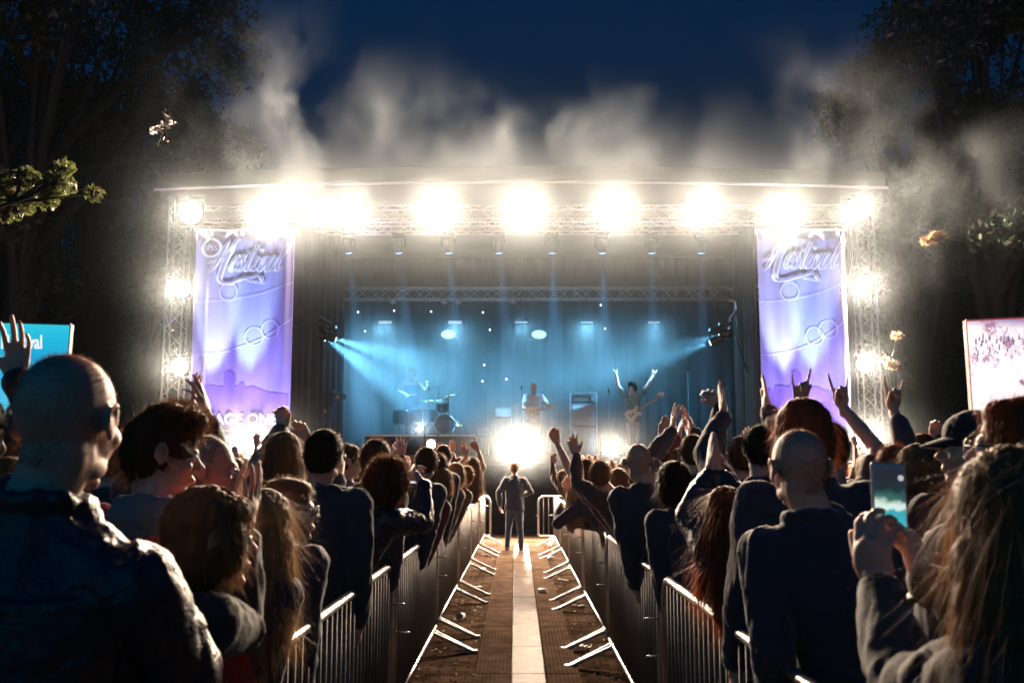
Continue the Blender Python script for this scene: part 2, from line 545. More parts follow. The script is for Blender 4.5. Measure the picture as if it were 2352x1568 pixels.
galv = mat('galvanised_tube', (.52, .50, .48), .32, .85, noise=(14, .25), bump=(60, .08))
galv_shaded = mat('galvanised_bar_shaded', (.16, .15, .14), .55, .6)  # same metal as the tubes, shade on the bars put into a darker colour
def barrier_mb(L_, H_=1.03):
    """crowd barrier lying along local +Y, aisle on local +X"""
    top = MB()
    r = .021; c = .14
    pts = [(0, 0, .18), (0, 0, H_ - c)] + [(0, c - c * math.cos(a), H_ - c + c * math.sin(a)) for a in [PI / 8 * k for k in range(1, 5)]]
    pts += [(0, L_ - c + c * math.sin(a), H_ - c + c * math.cos(a)) for a in [PI / 8 * k for k in range(0, 5)]] + [(0, L_, .18)]
    top.tube(pts, r, 10)
    bot = MB(); bot.tube([(0, .0, .18), (0, L_, .18)], .017, 8)
    bars = MB()
    n = int(L_ / .115)
    for k in range(1, n): bars.tube([(0, L_ * k / n, .18), (0, L_ * k / n, H_ - .02)], .0075, 6)
    feet = []
    for y in (.35, L_ - .35):
        for d in (-.06, .06):
            f = MB(); f.tube([(0, y + d, .19), (.02, y + d, .17), (.36, y + d * .4, .012), (.40, y + d * .4, .012)], .017, 6)
            f.tube([(0, y + d, .19), (-.02, y + d, .17), (-.36, y + d * .4, .012), (-.40, y + d * .4, .012)], .013, 6)
            feet.append(f)
    hook = [MB(), MB()]; hook[0].tube([(0, 0, .62), (.06, -.02, .62), (.10, -.02, .62)], .008, 6); hook[1].tube([(0, L_, .80), (.05, L_, .80), (.09, L_, .80)], .008, 6)
    return top, bot, bars, feet, hook
def barrier(label, loc, rz, L_, group):
    o = empty('crowd_barrier', loc, label, 'barrier', group, (0, 0, rz))
    top, bot, bars, feet, hook = barrier_mb(L_)
    top.build('frame', galv, o, True, local=True); bot.build('bottom_rail', galv, o, True, local=True); bars.build('bars', galv_shaded, o, True, local=True)
    for f in feet: f.build('foot', galv, o, True, local=True)
    for h_ in hook: h_.build('hook', galv, o, True, local=True)
    return o
XB = -.775
ends = ['nearest of the left row, cut by the frame edge', 'second of the left row, corner below the tall man', 'third of the left row, beside the curly haired person',
        'fourth of the left row', 'fifth of the left row', 'far of the left row']
for k in range(6):
    barrier('steel barrier, ' + ends[k], (XB + .01 * (k % 2), 3.02 + 3.32 * k, 0), 0, 3.22, 'crowd barriers left of the aisle')
ends = ['nearest of the right row, under the hand in a pale cuff', 'second of the right row, past the gap above the watermark', 'third of the right row, under the leaning people',
        'fourth of the right row', 'fifth of the right row', 'far of the right row']
ends[1] = 'second of the right row, between two rail gaps'
for k in range(6):
    barrier('steel barrier, ' + ends[k], (.775 - .01 * (k % 2), 2.26 + 3.36 * k + 3.26, 0), PI, 3.24, 'crowd barriers right of the aisle')
for sx, px, a, n in ((-1, 1127, PI / 2 + .3, 'left'), (1, 1236, -PI / 2 - .3, 'right')):
    q = P(px, 1200, 22.6)
    barrier('crowd barrier standing crosswise at the ' + n + ' side of the aisle end', (q.x, 22.3, 0), a, 2.2, 'crosswise barriers at the aisle end')

# litter on the paving
rl = random.Random(3)
cup_m = mat('clear_cup', (.75, .75, .74), .25, noise=(30, .2)); paper_m = mat('litter_paper', (.5, .46, .42), .8); dark_m = mat('litter_dark', (.03, .025, .02), .6)
spots_ = [(-.62, 16.2), (-.55, 14.1), (.62, 15.0), (.60, 18.3), (.70, 12.2), (.55, 9.5), (-.60, 11.2), (.66, 20.2), (-.66, 19.4), (.35, 13.4), (-.5, 9.2)]
words = ['near the far left barrier foot', 'left of the walkway in the middle distance', 'right of the walkway in the middle distance', 'right of the walkway near its far end', 'beside the right barrier feet', 'on the right paving in the foreground', 'on the left paving',
         'by the far right barrier', 'by the far left barrier', 'on the ribbed board right of centre', 'on the left paving in the foreground']
for k, (x, y) in enumerate(spots_):
    if k % 3 == 0:
        m = MB(); M3 = Matrix.Rotation(rl.uniform(0, 6), 3, 'Z') @ Matrix.Rotation(PI / 2, 3, 'X')
        m.lathe([(.028, 0), (.030, .04), (.038, .10), (.036, .10), (.027, .004)], (x, y, .045), 14, M3)
        tag(m.build('plastic_cup', cup_m, None, True), 'trodden pale plastic cup lying ' + words[k], 'cup', 'litter in the aisle')
    elif k % 3 == 1:
        m = MB()
        for j in range(7):
            a = rl.uniform(0, 6); r = rl.uniform(.02, .06)
            m.ell((x + r * math.cos(a), y + r * math.sin(a), .02), (.035, .02, .012), Matrix.Rotation(a, 3, 'Z'), 8, 6)
        tag(m.build('crumpled_paper', paper_m), 'crumpled pale paper lying ' + words[k], 'litter', 'litter in the aisle')
    else:
        m = MB()
        for j in range(5):
            a = rl.uniform(-.5, .5); 
            m.box((x + j * .03 - .05, y - j * .05, .03), (.03, .10, .012), Matrix.Rotation(a, 3, 'Z'), .003)
        tag(m.build('strap_scrap', dark_m), 'dark scrap of strap lying ' + words[k], 'litter', 'litter in the aisle')
m = MB()
for k in range(800):
    x = rl.choice((-1, 1)) * rl.uniform(.33, .82) ; y = rl.uniform(2, 23); a = rl.uniform(0, 6); l = rl.uniform(.008, .03)
    c, s_ = math.cos(a) * l, math.sin(a) * l; z = rl.uniform(.004, .02)
    m.add([(x - c, y - s_, .003), (x + s_ * .6, y - c * .6, z), (x + c, y + s_, .004), (x - s_ * .6, y + c * .6, z * .5 + .003)], [(0, 1, 2, 3)])
tag(m.build('leaf_litter', mat('dry_leaves', (.06, .036, .02), .7, noise=(8, .6))), kind='stuff')
# ================================================================ people kit
def _hash(ix, iy, iz, seed):
    h = (ix * 374761393 + iy * 668265263 + iz * 2147483647 + seed * 1274126177) & 0xffffffff
    h = ((h ^ (h >> 13)) * 1274126177) & 0xffffffff
    return ((h ^ (h >> 16)) & 0xffff) / 32767.5 - 1.0
def vnoise(p, f, seed=0):
    q = p * f + 1000.0
    i = np.floor(q).astype(np.int64); t = q - i; t = t * t * (3 - 2 * t)
    r = 0
    for a in (0, 1):
        for b in (0, 1):
            for c in (0, 1):
                w = (t[:, 0] if a else 1 - t[:, 0]) * (t[:, 1] if b else 1 - t[:, 1]) * (t[:, 2] if c else 1 - t[:, 2])
                r = r + w * _hash(i[:, 0] + a, i[:, 1] + b, i[:, 2] + c, seed)
    return r

def remesh(mb, vox, smooth=3, name='m'):
    me = mb.mesh('tmp')
    o = bpy.data.objects.new('tmp', me)
    COL.objects.link(o)
    md = o.modifiers.new('r', 'REMESH'); md.mode = 'VOXEL'; md.voxel_size = vox; md.use_smooth_shade = True
    if smooth:
        sm = o.modifiers.new('s', 'SMOOTH'); sm.factor = .5; sm.iterations = smooth
    dg = bpy.context.evaluated_depsgraph_get()
    dg.update()
    r = bpy.data.meshes.new_from_object(o.evaluated_get(dg))
    r.name = name
    bpy.data.objects.remove(o); bpy.data.meshes.remove(me)
    return r

def coords(me):
    a = np.empty(len(me.vertices) * 3, np.float64); me.vertices.foreach_get('co', a); return a.reshape(-1, 3)
def normals(me):
    a = np.empty(len(me.vertices) * 3, np.float64); me.vertices.foreach_get('normal', a); return a.reshape(-1, 3)
def setco(me, a):
    me.vertices.foreach_set('co', a.ravel()); me.update()

def wrinkle(me, amp, f, seed, stretch=(1, 1, .55), ridge=True):
    p = coords(me); n = normals(me)
    q = p * np.array(stretch)
    w = vnoise(q, f * .35, seed + 5)[:, None] * .12
    a = vnoise(q + w, f, seed)
    if ridge: a = 1 - 2 * np.abs(a)
    b = vnoise(q + w, f * 2.3, seed + 1)
    setco(me, p + n * (amp * (a + .4 * b))[:, None])

def hair_material(name, c):
    if name in MATS: return MATS[name]
    m = mat(name, c, .5, noise=(40, .45), stretch=(1, 1, .2), spec=.08)
    t = m.node_tree; b = t.nodes['Principled BSDF']; o = t.nodes['Material Output']
    tr = t.nodes.new('ShaderNodeBsdfTranslucent'); tr.inputs[0].default_value = (min(1, c[0] * 2.6), min(1, c[1] * 2.2), min(1, c[2] * 1.8), 1)
    mx = t.nodes.new('ShaderNodeMixShader'); mx.inputs[0].default_value = .18
    t.links.new(b.outputs[0], mx.inputs[1]); t.links.new(tr.outputs[0], mx.inputs[2]); t.links.new(mx.outputs[0], o.inputs['Surface'])
    return m
HAIR = {'brown': hair_material('hair_brown', (.11, .055, .028)), 'dark': hair_material('hair_dark', (.03, .018, .012)),
        'blond': hair_material('hair_blond', (.42, .27, .14)), 'grey': hair_material('hair_grey', (.36, .32, .29)),
        'red': hair_material('hair_red', (.30, .085, .03)), 'fair': hair_material('hair_fair', (.24, .14, .068))}
SKIN = [mat('skin_fair', (.60, .36, .27), .48, sub=.35, bump=(300, .12)), mat('skin_tan', (.50, .28, .19), .45, sub=.35, bump=(300, .12)),
        mat('skin_deep', (.34, .18, .12), .42, sub=.3, bump=(300, .12))]
def cloth(name, c, rough=.8, bump=.25, f=220, sheen=.3):
    return mat(name, c, rough, noise=(6, .25), bump=(f, bump), sheen=sheen)
CL = {'black': cloth('cloth_black', (.028, .036, .060)), 'navy': cloth('cloth_navy', (.014, .022, .045)),  # black carries the bluish ambient shadow tone in its base colour
      'charcoal': cloth('cloth_charcoal', (.04, .045, .06)), 'grey': cloth('cloth_grey', (.20, .20, .21)),
      'red': cloth('cloth_red', (.62, .022, .025)), 'olive': cloth('cloth_olive', (.034, .036, .034)),
      'tan': cloth('cloth_tan', (.15, .11, .08)), 'white': cloth('cloth_white', (.65, .63, .60)),
      'leather': mat('leather_black', (.028, .034, .052), .36, noise=(20, .3), bump=(60, .35)),  # bluish shadow tone mixed into the leather colour too
      'denim': cloth('denim', (.03, .05, .10)), 'wine': cloth('cloth_wine', (.14, .02, .03)), 'teal': cloth('cloth_teal', (.10, .28, .30)),
      'brown': cloth('cloth_brown', (.10, .06, .04))}
eye_m = mat('eye_white', (.75, .73, .70), .15); iris_m = mat('iris', (.03, .02, .015), .1)
glass_m = mat('spectacle_frame', (.02, .02, .02), .25)
shoe_m = mat('shoe', (.02, .018, .016), .5)

def ell_loft(mb, rings, n=20):
    """rings: (centre, rx, ry) horizontal ellipses"""
    vv = []
    for c, rx, ry in rings:
        for k in range(n):
            a = 2 * PI * k / n
            vv.append((c[0] + rx * math.cos(a), c[1] + ry * math.sin(a), c[2]))
    ff = []
    for i in range(len(rings) - 1):
        for k in range(n):
            k2 = (k + 1) % n
            ff.append((i * n + k, i * n + k2, (i + 1) * n + k2, (i + 1) * n + k))
    ff.append(tuple(range(n))[::-1]); ff.append(tuple((len(rings) - 1) * n + k for k in range(n)))
    mb.add(vv, ff)

def limb(mb, pts, rad, n=12):
    mb.tube(pts, rad, n)
    for p, r in zip(pts, rad): mb.ell(p, r * .99, nu=12, nv=8)

def hand(mb, w, d, nrm, side, pose, s=1.0, fat=1.0):
    """palm and five fingers. w wrist, d direction of the hand, nrm palm normal, side = +1 thumb on the d x nrm side"""
    d = Vector(d).normalized(); nrm = Vector(nrm); nrm = (nrm - d * nrm.dot(d)).normalized()
    x = d.cross(nrm) * side                      # towards the thumb
    M3 = Matrix((x, d, nrm)).transposed()
    T = lambda a, b, c: Vector(w) + (x * a + d * b + nrm * c) * s
    limb(mb, [T(0, -.03, 0), T(0, .0, 0), T(.0, .03, 0)], [.025 * s, .023 * s, .024 * s])
    mb.ell(T(.004, .05, 0), (.041 * s, .050 * s, .0155 * s), M3)
    mb.ell(T(-.012, .045, .002), (.028 * s, .044 * s, .016 * s), M3)
    mb.ell(T(.024, .032, .008), (.018 * s, .032 * s, .015 * s), M3)
    curl = {'open': (8, 6, 7, 10), 'relax': (38, 42, 48, 52), 'fist': (88, 90, 92, 92), 'horns': (6, 88, 90, 6), 'point': (6, 88, 90, 90),
            'grip': (52, 55, 58, 60), 'wave': (14, 10, 18, 26), 'flat': (4, 3, 3, 5), 'pinch': (62, 50, 30, 20)}[pose]
    spread = {'open': 9, 'wave': 7, 'horns': 7, 'flat': 2}.get(pose, 3)
    base = [(.030, .088), (.010, .095), (-.011, .091), (-.031, .080)]
    ln = [(.042, .025, .020), (.046, .029, .021), (.043, .027, .020), (.034, .020, .018)]
    rr = [.0090, .0094, .0088, .0078]
    for k in range(4):
        a = math.radians(spread * (1.5 - k)); c = math.radians(curl[k])
        dirx, diry = math.sin(a), math.cos(a)
        ang = 0
        p = T(base[k][0], base[k][1] - .02, 0); pts = [T(base[k][0] * .9, base[k][1] - .05, 0), p]; rad = [rr[k] * 1.1 * s * fat, rr[k] * 1.1 * s * fat]
        for j, L_ in enumerate(ln[k]):
            ang += c * (.75 if j == 0 else 1.0 if j == 1 else .6)
            L2 = L_ + (.02 if j == 0 else 0)
            p = p + (x * dirx * math.cos(ang) + d * diry * math.cos(ang) + nrm * math.sin(ang)) * L2 * s
            pts.append(p); rad.append(rr[k] * (1.0, .93, .8)[j] * s * fat)
        limb(mb, pts, rad, 10)
    ta = {'open': (50, 5), 'wave': (45, 10), 'fist': (20, 60), 'horns': (15, 62), 'point': (25, 60), 'grip': (30, 50), 'flat': (22, 5), 'relax': (30, 25), 'pinch': (15, 45)}[pose]
    a = math.radians(ta[0]); c = math.radians(ta[1])
    p = T(.020, .018, .008); pts = [p]; rad = [.014 * s * fat]
    for j, L_ in enumerate((.040, .032, .026)):
        aa = a * (1.0, .75, .5)[j]; cc = c * (.4, .8, 1.0)[j]
        p = p + (x * math.sin(aa) * math.cos(cc) + d * math.cos(aa) * math.cos(cc) + nrm * math.sin(cc)) * L_ * s
        pts.append(p); rad.append((.012, .0105, .009)[j] * s * fat)
    limb(mb, pts, rad, 10)

def head_prims(mb, T, s, R, ears=True):
    E = lambda c, r, M2=None: mb.ell(T(*c), tuple(q * s for q in r), (R @ M2) if M2 else R)
    E((0, -.012, .028), (.077, .096, .089))
    E((0, .020, .0), (.066, .070, .085))
    E((0, .035, -.030), (.058, .055, .062))
    E((0, .030, -.070), (.046, .048, .037)); E((0, -.035, -.055), (.058, .048, .062))
    E((0, .070, -.098), (.021, .019, .017))
    E((0, .082, .020), (.044, .013, .011))
    for q in (-1, 1):
        E((q * .040, .055, -.024), (.024, .026, .022))
        E((q * .011, .100, -.031), (.009, .010, .008))
        E((q * .042, .015, -.074), (.014, .036, .022))
        if ears:
            M2 = Matrix.Rotation(q * .45, 3, 'Z') @ Matrix.Rotation(-.15, 3, 'X')
            E((q * .083, -.012, -.004), (.0075, .018, .031), M2)
            ring = []
            for k in range(9):
                a = -1.9 + k * .62
                ring.append(T(q * (.090 + .006 * math.cos(a)), -.018 - .017 * math.cos(a + 1.2), .001 + .030 * math.sin(a + 1.2)))
            mb.tube(ring, .0052 * s, 8)
    mb.tube([T(0, .086, .012), T(0, .100, -.010), T(0, .113, -.027)], [.008 * s, .010 * s, .013 * s], 10)
    E((0, .090, -.056), (.022, .011, .006)); E((0, .089, -.067), (.019, .011, .007))

def ik(Sh, Wr, a, b, hint):
    d = Wr - Sh; L = d.length
    if L > (a + b) * .995:
        k = L / ((a + b) * .995); a *= k; b *= k
    x = (a * a - b * b + L * L) / (2 * L); h = math.sqrt(max(0, a * a - x * x))
    dn = d.normalized(); hh = hint - dn * hint.dot(dn)
    if hh.length < 1e-4: hh = Vector((0, 0, -1)) - dn * dn.z * -1
    return Sh + dn * x + hh.normalized() * h

def ribbons(me_src, count, length, width, seed, flow, curl=0.0, lift=.35, zmin=None, segs=3, center=None, mask=None):
    """hair strands standing on the hair shell: tapered ribbons following `flow`"""
    rg = np.random.RandomState(seed)
    me_src.calc_loop_triangles()
    nt_ = len(me_src.loop_triangles)
    tri = np.empty(nt_ * 3, np.int32); me_src.loop_triangles.foreach_get('vertices', tri); tri = tri.reshape(-1, 3)
    co = coords(me_src)
    A, B, C_ = co[tri[:, 0]], co[tri[:, 1]], co[tri[:, 2]]
    nr = np.cross(B - A, C_ - A); ar = np.linalg.norm(nr, axis=1) + 1e-12; nr /= ar[:, None]
    idx = rg.choice(nt_, count, p=ar / ar.sum())
    u = rg.rand(count, 1); v = rg.rand(count, 1); fl = (u + v > 1); u = np.where(fl, 1 - u, u); v = np.where(fl, 1 - v, v)
    p = A[idx] + (B[idx] - A[idx]) * u + (C_[idx] - A[idx]) * v
    n = nr[idx]
    if mask is not None:
        k = mask(p); p = p[k]; n = n[k]
    N_ = len(p)
    fl_ = flow(p, n)
    t = fl_ - n * (fl_ * n).sum(1)[:, None]; t /= (np.linalg.norm(t, axis=1)[:, None] + 1e-9)
    t = t + rg.normal(0, .10 if length > .1 else .25, (N_, 3)); t /= np.linalg.norm(t, axis=1)[:, None]
    side = np.cross(t, n); side /= (np.linalg.norm(side, axis=1)[:, None] + 1e-9)
    L_ = length * (.5 + rg.rand(N_, 1)); w = width * (.6 + .8 * rg.rand(N_, 1))
    V_ = []
    q = p - n * .003
    ph = rg.rand(N_, 1) * 6.28
    for k in range(segs + 1):
        f = k / segs
        ww = w * (1 - f) * .5
        off = curl * np.sin(ph + f * 7) * side + curl * np.cos(ph + f * 7) * n
        cpt = q + t * L_ * f + n * (lift * L_ * math.sin(f * 2.2) ) + off
        if k == segs: V_.append(cpt)
        else: V_.append(cpt - side * ww); V_.append(cpt + side * ww)
    arr = np.stack(V_, 1)                      # N, 2*segs+1, 3
    m = 2 * segs + 1
    faces = []
    base = np.arange(N_)[:, None] * m
    quads = [base + np.array([[2 * k, 2 * k + 1, 2 * k + 3, 2 * k + 2]]) for k in range(segs - 1)]
    tris = base + np.array([[2 * segs - 2, 2 * segs - 1, 2 * segs]])
    me = bpy.data.meshes.new('strands')
    vv = arr.reshape(-1, 3)
    Q = np.concatenate(quads, 0) if quads else np.zeros((0, 4), int)
    me.vertices.add(len(vv)); me.vertices.foreach_set('co', vv.ravel())
    nl = Q.size + tris.size
    me.loops.add(nl); me.loops.foreach_set('vertex_index', np.concatenate([Q.ravel(), tris.ravel()]).astype(np.int32))
    npoly = len(Q) + len(tris)
    me.polygons.add(npoly)
    st = np.concatenate([np.arange(len(Q)) * 4, Q.size + np.arange(len(tris)) * 3]).astype(np.int32)
    me.polygons.foreach_set('loop_start', st)
    me.update(calc_edges=True); me.validate()
    return me

def join(a, b, name):
    """one mesh out of two"""
    na, nb = len(a.vertices), len(b.vertices)
    co = np.concatenate([coords(a), coords(b)])
    def lp(me):
        v = np.empty(len(me.loops), np.int32); me.loops.foreach_get('vertex_index', v)
        s_ = np.empty(len(me.polygons), np.int32); me.polygons.foreach_get('loop_start', s_)
        return v, s_
    va, sa = lp(a); vb, sb = lp(b)
    me = bpy.data.meshes.new(name)
    me.vertices.add(na + nb); me.vertices.foreach_set('co', co.ravel())
    me.loops.add(len(va) + len(vb)); me.loops.foreach_set('vertex_index', np.concatenate([va, vb + na]))
    me.polygons.add(len(sa) + len(sb)); me.polygons.foreach_set('loop_start', np.concatenate([sa, sb + len(va)]))
    me.update(calc_edges=True)
    return me

PERSONS = {}
def person(label, head, Y, H=None, yaw=0, turn=0, tilt=0, roll=0, hair='short', hc='brown', top='black', style='jacket', skin=0,
           arms=None, vox=None, group=None, seed=0, build=1.0, lean=0, hood=None, legs='denim', glasses=False, ground=0.0, cat='person',
           pos=None, slope=0.0, legpose=None, face=False, name='person', bare=False, collar=True, strands=None, scarf=None, lw=None, hs=1.0, sleeve=None, free=False):
    """head=(px, py) of the top of the head in the photograph, Y the depth. yaw turns the body, turn the head (degrees, + to the left).
    arms: {-1 or +1: (wrist px, wrist py, dy, hand pose, finger direction (px,py), palm 'c'amera/'s'tage/'l'/'r', elbow hint)}"""
    if pos is None:
        hp = P(head[0], head[1], Y)
        H = hp.z - ground - (.012 if hair not in ('bald', 'buzz') else 0)
        base = Vector((hp.x, Y, ground))
        shx = 0.0
        if abs(hp.x) < 1.04 and Y < 23 and not free:        # stands behind the barrier and leans over it
            base.x = math.copysign(1.04, hp.x); shx = hp.x - base.x
    else:
        base = Vector(pos); shx = 0.0
    s = H / 1.75; hsz = (.5 * s + .5) * hs                      # heads vary less than bodies
    dist = base.y
    if vox is None: vox = .0052 if dist < 3.2 else .0065 if dist < 7 else .0085 if dist < 13 else .011
    cv = .009 if dist < 3.2 else .012 if dist < 8 else .016
    fat = 1.0 if dist < 7 else 1.15 if dist < 13 else 1.3
    Rz = Matrix.Rotation(math.radians(yaw), 3, 'Z')
    ln_ = math.radians(lean)
    def B(x, y, z):            # body frame, z in 1.75 m units; lean forward about the hip
        v = Vector((x * s * build, y * s, z * s))
        if lean:
            k = max(0, v.z - .93 * s)
            v = Vector((v.x, v.y + math.sin(ln_) * k, v.z - (1 - math.cos(ln_)) * k))
        k = max(0, z - .93) / .75
        return base + Rz @ v + Vector((shx * min(k, 1.1), 0, 0))
    # --- head frame
    Hc = B(0, .015, 1.75) - Vector((0, 0, .117 * hsz))
    if pos is None:
        Hc = Vector((hp.x, Hc.y, hp.z - (.012 if hair not in ('bald', 'buzz') else 0) - .117 * hsz))
    RH = Matrix.Rotation(math.radians(yaw + turn), 3, 'Z') @ Matrix.Rotation(math.radians(roll), 3, 'Y') @ Matrix.Rotation(math.radians(-tilt), 3, 'X')
    T = lambda a, b, c: Hc + RH @ (Vector((a, b, c)) * hsz)
    mb = MB()
    head_prims(mb, T, hsz, RH)
    nb = B(0, -.02, 1.45)
    limb(mb, [T(0, -.018, -.05), (T(0, -.02, -.09) + nb) / 2 + Vector((0, 0, .01)), nb], [.060 * hsz, .061 * s, .068 * s])
    ell_loft(mb, [(B(0, -.01, z), rx * s, ry * s) for z, rx, ry in ((1.12, .14, .09), (1.30, .17, .10), (1.40, .13, .07), (1.46, .075, .06))])
    SH = {q: B(q * (.178 + slope * .3), -.01, 1.405 - slope) for q in (-1, 1)}
    armpts = {}
    arms = dict(arms or {})
    for q in (-1, 1):
        if q not in arms: arms[q] = None
        a = arms[q]
        if a is None:
            wv = B(q * .25, .06, .86); ev = ik(SH[q], wv, .295 * s, .265 * s, Rz @ Vector((q * .3, -1, 0)))
            armpts[q] = (SH[q], ev, wv, (wv - ev).normalized(), Rz @ Vector((-q, 0, 0)), 'relax', q)
        else:
            if len(a) and a[0] == 'body':              # wrist in body coordinates
                _, w3, pose, fdir, nrm, hint = a
                wv = B(*w3); fd = Rz @ Vector(fdir); nv = Rz @ Vector(nrm)
                hv = Rz @ Vector(hint)
            else:
                wx, wy, dy, pose, fd2, palm, hint = (list(a) + [None] * 7)[:7]
                wv = P(wx, wy, base.y + dy); ft = P(fd2[0], fd2[1], base.y + dy + (fd2[2] if len(fd2) > 2 else 0)); fd = ft - wv
                nv = {'c': Vector((0, -1, .1)), 's': Vector((0, 1, .1)), 'l': Vector((-1, .1, 0)), 'r': Vector((1, .1, 0)), 'd': Vector((0, .2, -1)),
                      'lc': Vector((-1, -.8, 0)), 'rc': Vector((1, -.8, 0)), 'ls': Vector((-1, .8, 0)), 'rs': Vector((1, .8, 0))}[palm or 's']
                hv = Vector(hint) if hint else Vector((q * .8, -.2, -.6))
            sh = SH[q]
            up = (wv.z - sh.z) / (.5 * s)
            if up > .2: sh = sh + Vector((0, 0, .045 * s * min(1, up))) + Rz @ Vector((-q * .012 * s, 0, 0))
            ev = ik(sh, wv, .295 * s, .265 * s, hv)
            # thumb side: for a given palm normal the thumb of the right hand (q=+1) lies on nrm x d ... keep anatomical
            armpts[q] = (sh, ev, wv, fd.normalized(), nv, pose, q)
    for q, (sh, ev, wv, fd, nv, pose, sd) in armpts.items():
        m1 = sh.lerp(ev, .5); m2 = ev.lerp(wv, .45)
        limb(mb, [sh, m1, ev], [.052 * s, .046 * s, .040 * s]); limb(mb, [ev, m2, wv], [.040 * s, .037 * s, .025 * s])
        hand(mb, wv, fd, nv, -sd, pose, hsz * 1.0, fat)
    body = remesh(mb, vox, 3 if vox < .008 else 2, name)
    if dist < 13:                                            # soften the head, leave the hands crisp
        ob = bpy.data.objects.new('tmp', body); COL.objects.link(ob)
        vg = ob.vertex_groups.new(name='head')
        cc = coords(body); dd = np.linalg.norm((cc - np.array(Hc)) * np.array((1, 1, .75)), axis=1)
        vg.add([int(i) for i in np.nonzero(dd < .15)[0]], 1.0, 'REPLACE')
        sm = ob.modifiers.new('s', 'SMOOTH'); sm.factor = .6; sm.iterations = max(2, int((.011 / vox) ** 2 * 2.2)); sm.vertex_group = 'head'
        dg_ = bpy.context.evaluated_depsgraph_get(); dg_.update()
        nb_ = bpy.data.meshes.new_from_object(ob.evaluated_get(dg_)); bpy.data.objects.remove(ob); bpy.data.meshes.remove(body); body = nb_; body.name = name
    m_skin = SKIN[skin]
    body.transform(Matrix.Translation(-base))
    o = bpy.data.objects.new(name, body); COL.objects.link(o); o.location = base
    body.materials.append(m_skin)
    tag(o, label, cat, group)
    PERSONS[label] = o
    wm = Matrix.Translation(-base)
    def part(nm, me, m_):
        me.transform(wm)
        return obj(nm, me, m_, o, True, local=True)
    # --- garment
    rnd_ = random.Random(seed)
    g = .016 if style == 'jacket' else .008 if style in ('shirt', 'corset') else .024
    mb = MB()
    rings = [(.80, .185, .135), (.86, .195, .140), (.98, .180, .128), (1.10, .172, .122), (1.22, .188, .130), (1.32, .198, .130), (1.385 - slope, .188, .112), (1.43 - slope * .5, .135, .090), (1.465, .085, .075)]
    if style == 'coat': rings = [(.62, .22, .16)] + rings
    if style == 'corset': rings = [r_ for r_ in rings if r_[0] < 1.33]
    ell_loft(mb, [(B(0, -.008, z), (rx + g * .7) * s * build, (ry + g * .7) * s) for z, rx, ry in rings], 28)
    short = style == 'shirt'
    if style == 'corset': bare = True
    for q, (sh, ev, wv, fd, nv, pose, sd) in armpts.items():
        if style == 'corset': continue
        mb.ell(sh, (.070 + g * .6) * s)
        mb.ell(B(q * .10, -.01, 1.42 - slope * .4), ((.075 + g * .4) * s, .075 * s, (.045 + g * .4) * s))
        if slope: limb(mb, [B(q * .03, -.015, 1.47), B(q * .10, -.01, 1.415 - slope * .45), sh], [.055 * s, .06 * s, .07 * s])
        limb(mb, [B(q * .07, -.01, 1.36), sh], [.075 * s, (.064 + g * .6) * s])
        if bare: continue
        if short:
            limb(mb, [sh, sh.lerp(ev, .55)], [(.062 + g) * s, (.058 + g) * s])
        else:
            cuff = ev.lerp(wv, .93 if sleeve is None else sleeve)
            limb(mb, [sh, sh.lerp(ev, .5), ev.lerp(sh, .04), ev.lerp(cuff, .5), cuff], [(.062 + g) * s, (.055 + g) * s, (.049 + g) * s, (.043 + g) * s, (.032 + g * .8) * s])
    if collar and style not in ('shirt', 'corset'):
        cc = (nb + T(0, -.02, -.09)) / 2
        mb.tube([cc + Rz @ Vector((.078 * s * math.cos(a), .072 * s * math.sin(a) - .005, -.012 + .012 * math.sin(-a))) for a in [k * PI / 8 for k in range(17)]], .017 * s, 8)
    me = remesh(mb, cv, 3, style)
    wrinkle(me, .0075 if style != 'shirt' else .004, 15, seed, (1, 1, .6))
    wrinkle(me, .0028, 48, seed + 9, (1, 1, .45), False)
    jk = part({'jacket': 'jacket', 'shirt': 'shirt', 'coat': 'coat', 'corset': 'corset'}[style], me, CL[top])
    if hood:
        mb = MB()
        c0 = nb + Rz @ Vector((0, -.075 * s, .01))
        mb.ell(c0, (.10 * s, .058 * s, .045 * s)); mb.ell(c0 + Vector((0, 0, -.03 * s)), (.075 * s, .045 * s, .05 * s))
        mb.tube([nb + Rz @ Vector((.10 * s * math.cos(a), .075 * s * math.sin(a) - .01, .015 + .03 * math.sin(-a))) for a in [k * PI / 9 for k in range(19)]], .026 * s, 10)
        me = remesh(mb, min(cv, .009), 3, 'hood'); wrinkle(me, .006, 26, seed + 3); part('hood', me, CL[hood])
    if scarf:
        mb = MB()
        for k in range(3):
            mb.tube([nb + Rz @ Vector(((.078 - .006 * k) * s * math.cos(a), .075 * s * math.sin(a), -.01 + .032 * k + .012 * math.sin(a * 2 + k))) for a in [j * PI / 8 for j in range(17)]], .024 * s, 8)
        me = remesh(mb, .008, 3, 'scarf'); wrinkle(me, .005, 30, seed + 4); part('scarf', me, CL[scarf])
    # --- legs
    lp = legpose or {-1: (-.10, .0), 1: (.10, .02)}
    mb = MB(); shoes = []
    ell_loft(mb, [(B(0, -.005, z), rx * s * build, ry * s) for z, rx, ry in ((.76, .165, .115), (.86, .175, .125), (.96, .165, .115))])
    for q in (-1, 1):
        fx, fy = lp[q]
        hipj = B(q * .085, 0, .84); foot = base + Rz @ Vector((fx * s, fy * s, .09 * s))
        kn = hipj.lerp(foot, .5) + Rz @ Vector((q * .005, .03 * s, 0))
        limb(mb, [hipj, hipj.lerp(kn, .5), kn, kn.lerp(foot, .5), foot], [.095 * s, .082 * s, .064 * s, .058 * s, .052 * s])
        shoes.append(foot)
